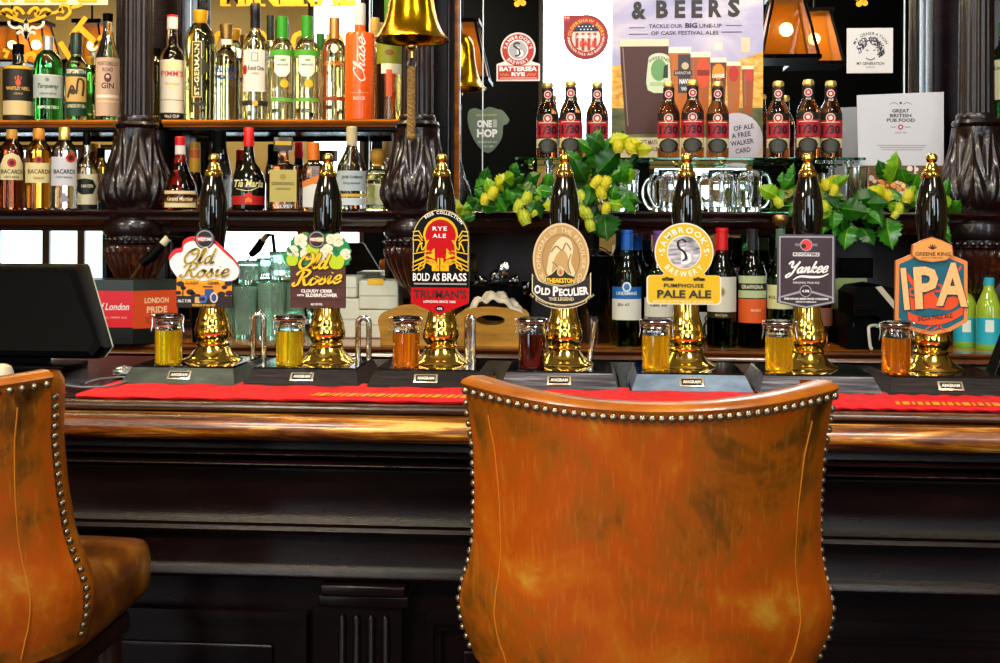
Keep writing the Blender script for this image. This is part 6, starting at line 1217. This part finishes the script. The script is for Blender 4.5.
def make_stool():
    t = thing('bar_stool', '', 'bar stool', (0, 1.5, 0), group='tan leather bar stools')
    W = lambda v: Vector(v)-Vector((0, 1.5, 0))
    NU, NV = 40, 34; TH_ = .05
    ztop = lambda u: 1.184+.016*u*u; zbot = lambda u: .80+.035*u*u
    outer = []
    for j in range(NV+1):
        row = []
        for i in range(NU+1):
            u = -1+2*i/NU; z = zbot(u)+(ztop(u)-zbot(u))*j/NV
            edge = max(0, 1-(1-abs(u))*11); row.append(W(stool_pt(u, z, .004*(1-edge**2)+.003*math.sin(PI*j/NV))))
        outer.append(row)
    MB().grid(outer, LEATH).build('outer_back', t, ang=60)
    # rolled rim + inner side
    rows = []
    for i in range(NU+1):
        u = -1+2*i/NU; r_ = []
        for (o, dz) in ((.0, -.006), (.004, 0), (.006, .004), (.002, .008), (-.012, .0115), (-.03, .011), (-.046, .004), (-.05, -.008), (-.052, -.05), (-.052, -.15), (-.052, -.26)):
            r_.append(W(stool_pt(u, max(.9, ztop(u)+dz), o)))
        rows.append(r_)
    MB().grid(rows, LTRIM).add(rows[0], [list(range(len(rows[0])))], LTRIM).add(rows[-1], [list(range(len(rows[-1])))], LTRIM).build('top_roll', t, ang=60, label='paler rolled top edge')
    for s_ in (-1, 1):
        rows = []
        for j in range(NV+1):
            z = zbot(1)+(ztop(1)+.008-zbot(1))*j/NV; a = stool_pt(s_, min(z, ztop(1)+.008)); r_ = []; tp = max(0, (z-ztop(1)+.012)/.025)**2
            hw = interp(HW, z)
            for (dx, dy) in ((-.004, -.002), (.002, .006), (.004, .02), (.003, .035), (-.006, .046), (-.03, .048)): r_.append(W((a.x+s_*(dx-.010*tp), a.y+.022+(dy-.022)*(1-.55*tp), a.z)))
            rows.append(r_)
        MB().grid(rows, LTRIM).build('side_edge', t, ang=60)
        MB().tube([W(stool_pt(s_*(.86-.10*(1-k/24)), .80+.035+k*(1.168-.835)/24, .0062)) for k in range(25)], .0011, pm('#c8781c', .4), 6).build('seam', t, label='pale stitched seam')
    n = 41
    nail_me = None
    def nail(P):
        nonlocal nail_me
        if nail_me is None:
            o = MB().lathe([(.0048, -.001), (.005, .0005), (.004, .0028), (.0022, .0039), (0, .0043)], NAIL, 12, xf=Matrix.Rotation(PI/2, 4, 'X')).build('nail_head', t, P); nail_me = o.data
        else:
            o = bpy.data.objects.new('nail_head', nail_me); COL.objects.link(o); o.parent = t; o.location = P
        return o
    for i in range(n):
        u = -.975+1.95*i/(n-1); nail(W(stool_pt(u, ztop(u)-.004, .0065)))
    for s_ in (-1, 1):
        for k in range(1, 27):
            z = 1.19-k*.0130; q = stool_pt(s_*.99, z, .002); o_ = nail(W((q.x+s_*.004, q.y+.010, q.z))); o_.rotation_euler = (0, 0, s_*1.15)
    st = MB(); st.box(-.212, .212, .03, .375, .80, .905, LSEAT, bev=.035)
    for i, v in enumerate(st.v):
        x, y, z = v
        if z > .87: st.v[i] = (x, y, z+.035*max(0, (1-(x/.212)**2))*max(0, 1-((y-.13)/.22)**2)+.0)
        k = 1-.02*max(0, (y-.1)/.25); st.v[i] = (st.v[i][0]*k, y, st.v[i][2])
    st.build('seat', t, sub=1, label='worn leather seat cushion')
    fr = MB().box(-.19, .19, -.05, .30, .77, .80, OAK, bev=.004); fr.build('seat_frame', t)
    for sx in (-1, 1):
        for sy, yy in ((0, -.03), (1, .27)):
            MB().tube([(sx*.165, yy, .775), (sx*.175, yy+(.01 if sy else -.02), .4), (sx*.19, yy+(.02 if sy else -.05), 0)], [.022, .019, .014], OAK, 12).build('leg', t)
    MB().box(-.18, .18, .265, .295, .26, .29, OAK, bev=.004).build('foot_rail', t)
    return t
s1 = make_stool(); c0 = at(647.5, 385, 1.46).x
s1.location = (c0, 1.5, -.006); s1['label'] = 'tan leather bar stool with nailhead trim, back seen whole in the middle'
s2 = copy_tree(s1); s2.location = (at(53, 380, 1.46).x-.222, 1.5, -.006); s2['label'] = 'tan leather bar stool cut by the left edge, worn seat showing'
# ================================================================== camera, light, world
cam = bpy.data.cameras.new('camera'); co = bpy.data.objects.new('camera', cam); COL.objects.link(co); sc.camera = co
cam.sensor_width = 36; cam.lens = 36*F/1000; cam.shift_y = -(331.5-HOR)/1000; cam.clip_start = .05
co.matrix_world = Matrix.Translation((0, 0, CZ)) @ Matrix.Rotation(TH, 4, 'Z') @ Matrix.Rotation(PI/2, 4, 'X') @ Matrix.Rotation(RO, 4, 'Z')
def area(name, loc, tgt, sx, sy, e, colr=(1, 1, 1), portal=False):
    l = bpy.data.lights.new(name, 'AREA'); l.shape = 'RECTANGLE'; l.size = sx; l.size_y = sy; l.energy = e; l.color = colr
    o = bpy.data.objects.new(name, l); COL.objects.link(o); o.location = loc; d = Vector(tgt)-Vector(loc); o.rotation_euler = d.to_track_quat('-Z', 'Y').to_euler()
    if portal: l.cycles.is_portal = True
    return o
for a, b, q0, q1 in WIN: area('window_portal', ((a+b)/2, YF-.12, (q0+q1)/2), ((a+b)/2, 0, (q0+q1)/2), b-a, q1-q0, 1, portal=True)
for x in (-4.5, -1.5, 1.8): area('room_fill_light', (x, -1.6, 3.85), (x, -1.6, 0), .8, .8, 200 if x < 0 else 50, (1, .86, .6))  # unseen warm fill, added to brighten the room walls and the brass
area('bar_fill_light', (-1.2, .9, 3.7), (-.9, 3.0, 1.2), .5, .5, 42, (1, .97, .93))  # unseen overhead fill, added to light the bar
area('bar_fill_light', (1.0, .9, 3.7), (.8, 3.0, 1.2), .5, .5, 42, (1, .97, .93))  # second of the added overhead pair
area('shelf_light', (-1.25, 3.35, 2.55), (-1.25, 3.7, 1.5), 1.6, .05, 20, (1, .74, .38))
area('shelf_light', (.6, 3.35, 2.55), (.6, 3.75, 1.5), 1.4, .05, 7, (1, .93, .85))
w = bpy.data.worlds.new('world'); sc.world = w; w.use_nodes = True; nt = w.node_tree; n = nt.nodes; bg = n['Background']
tc = n.new('ShaderNodeTexCoord'); nz = n.new('ShaderNodeTexNoise'); nz.inputs['Scale'].default_value = 7; nz.inputs['Detail'].default_value = 4
cr = n.new('ShaderNodeValToRGB'); e = cr.color_ramp.elements; e[0].position = .38; e[0].color = (*lin('#8c9a90'), 1); e[1].position = .6; e[1].color = (*lin('#e8f2fa'), 1); k = e.new(.48); k.color = (*lin('#b4c8d8'), 1)
sx = n.new('ShaderNodeSeparateXYZ'); mr = n.new('ShaderNodeMapRange'); mr.inputs['From Min'].default_value = .02; mr.inputs['From Max'].default_value = .22
mx = n.new('ShaderNodeMix'); mx.data_type = 'RGBA'; mx.inputs['B'].default_value = (.86, .94, 1, 1)
Lk = nt.links.new; Lk(tc.outputs['Generated'], nz.inputs['Vector']); Lk(nz.outputs['Fac'], cr.inputs['Fac']); Lk(tc.outputs['Generated'], sx.inputs['Vector']); Lk(sx.outputs['Z'], mr.inputs['Value']); Lk(mr.outputs['Result'], mx.inputs['Factor']); Lk(cr.outputs['Color'], mx.inputs['A']); Lk(mx.outputs['Result'], bg.inputs['Color'])
bg.inputs['Strength'].default_value = 8.5
sc.view_settings.view_transform = 'Standard'; sc.view_settings.look = 'None'; sc.view_settings.exposure = -.12; sc.view_settings.gamma = 1; sc.view_settings.use_curve_mapping = False
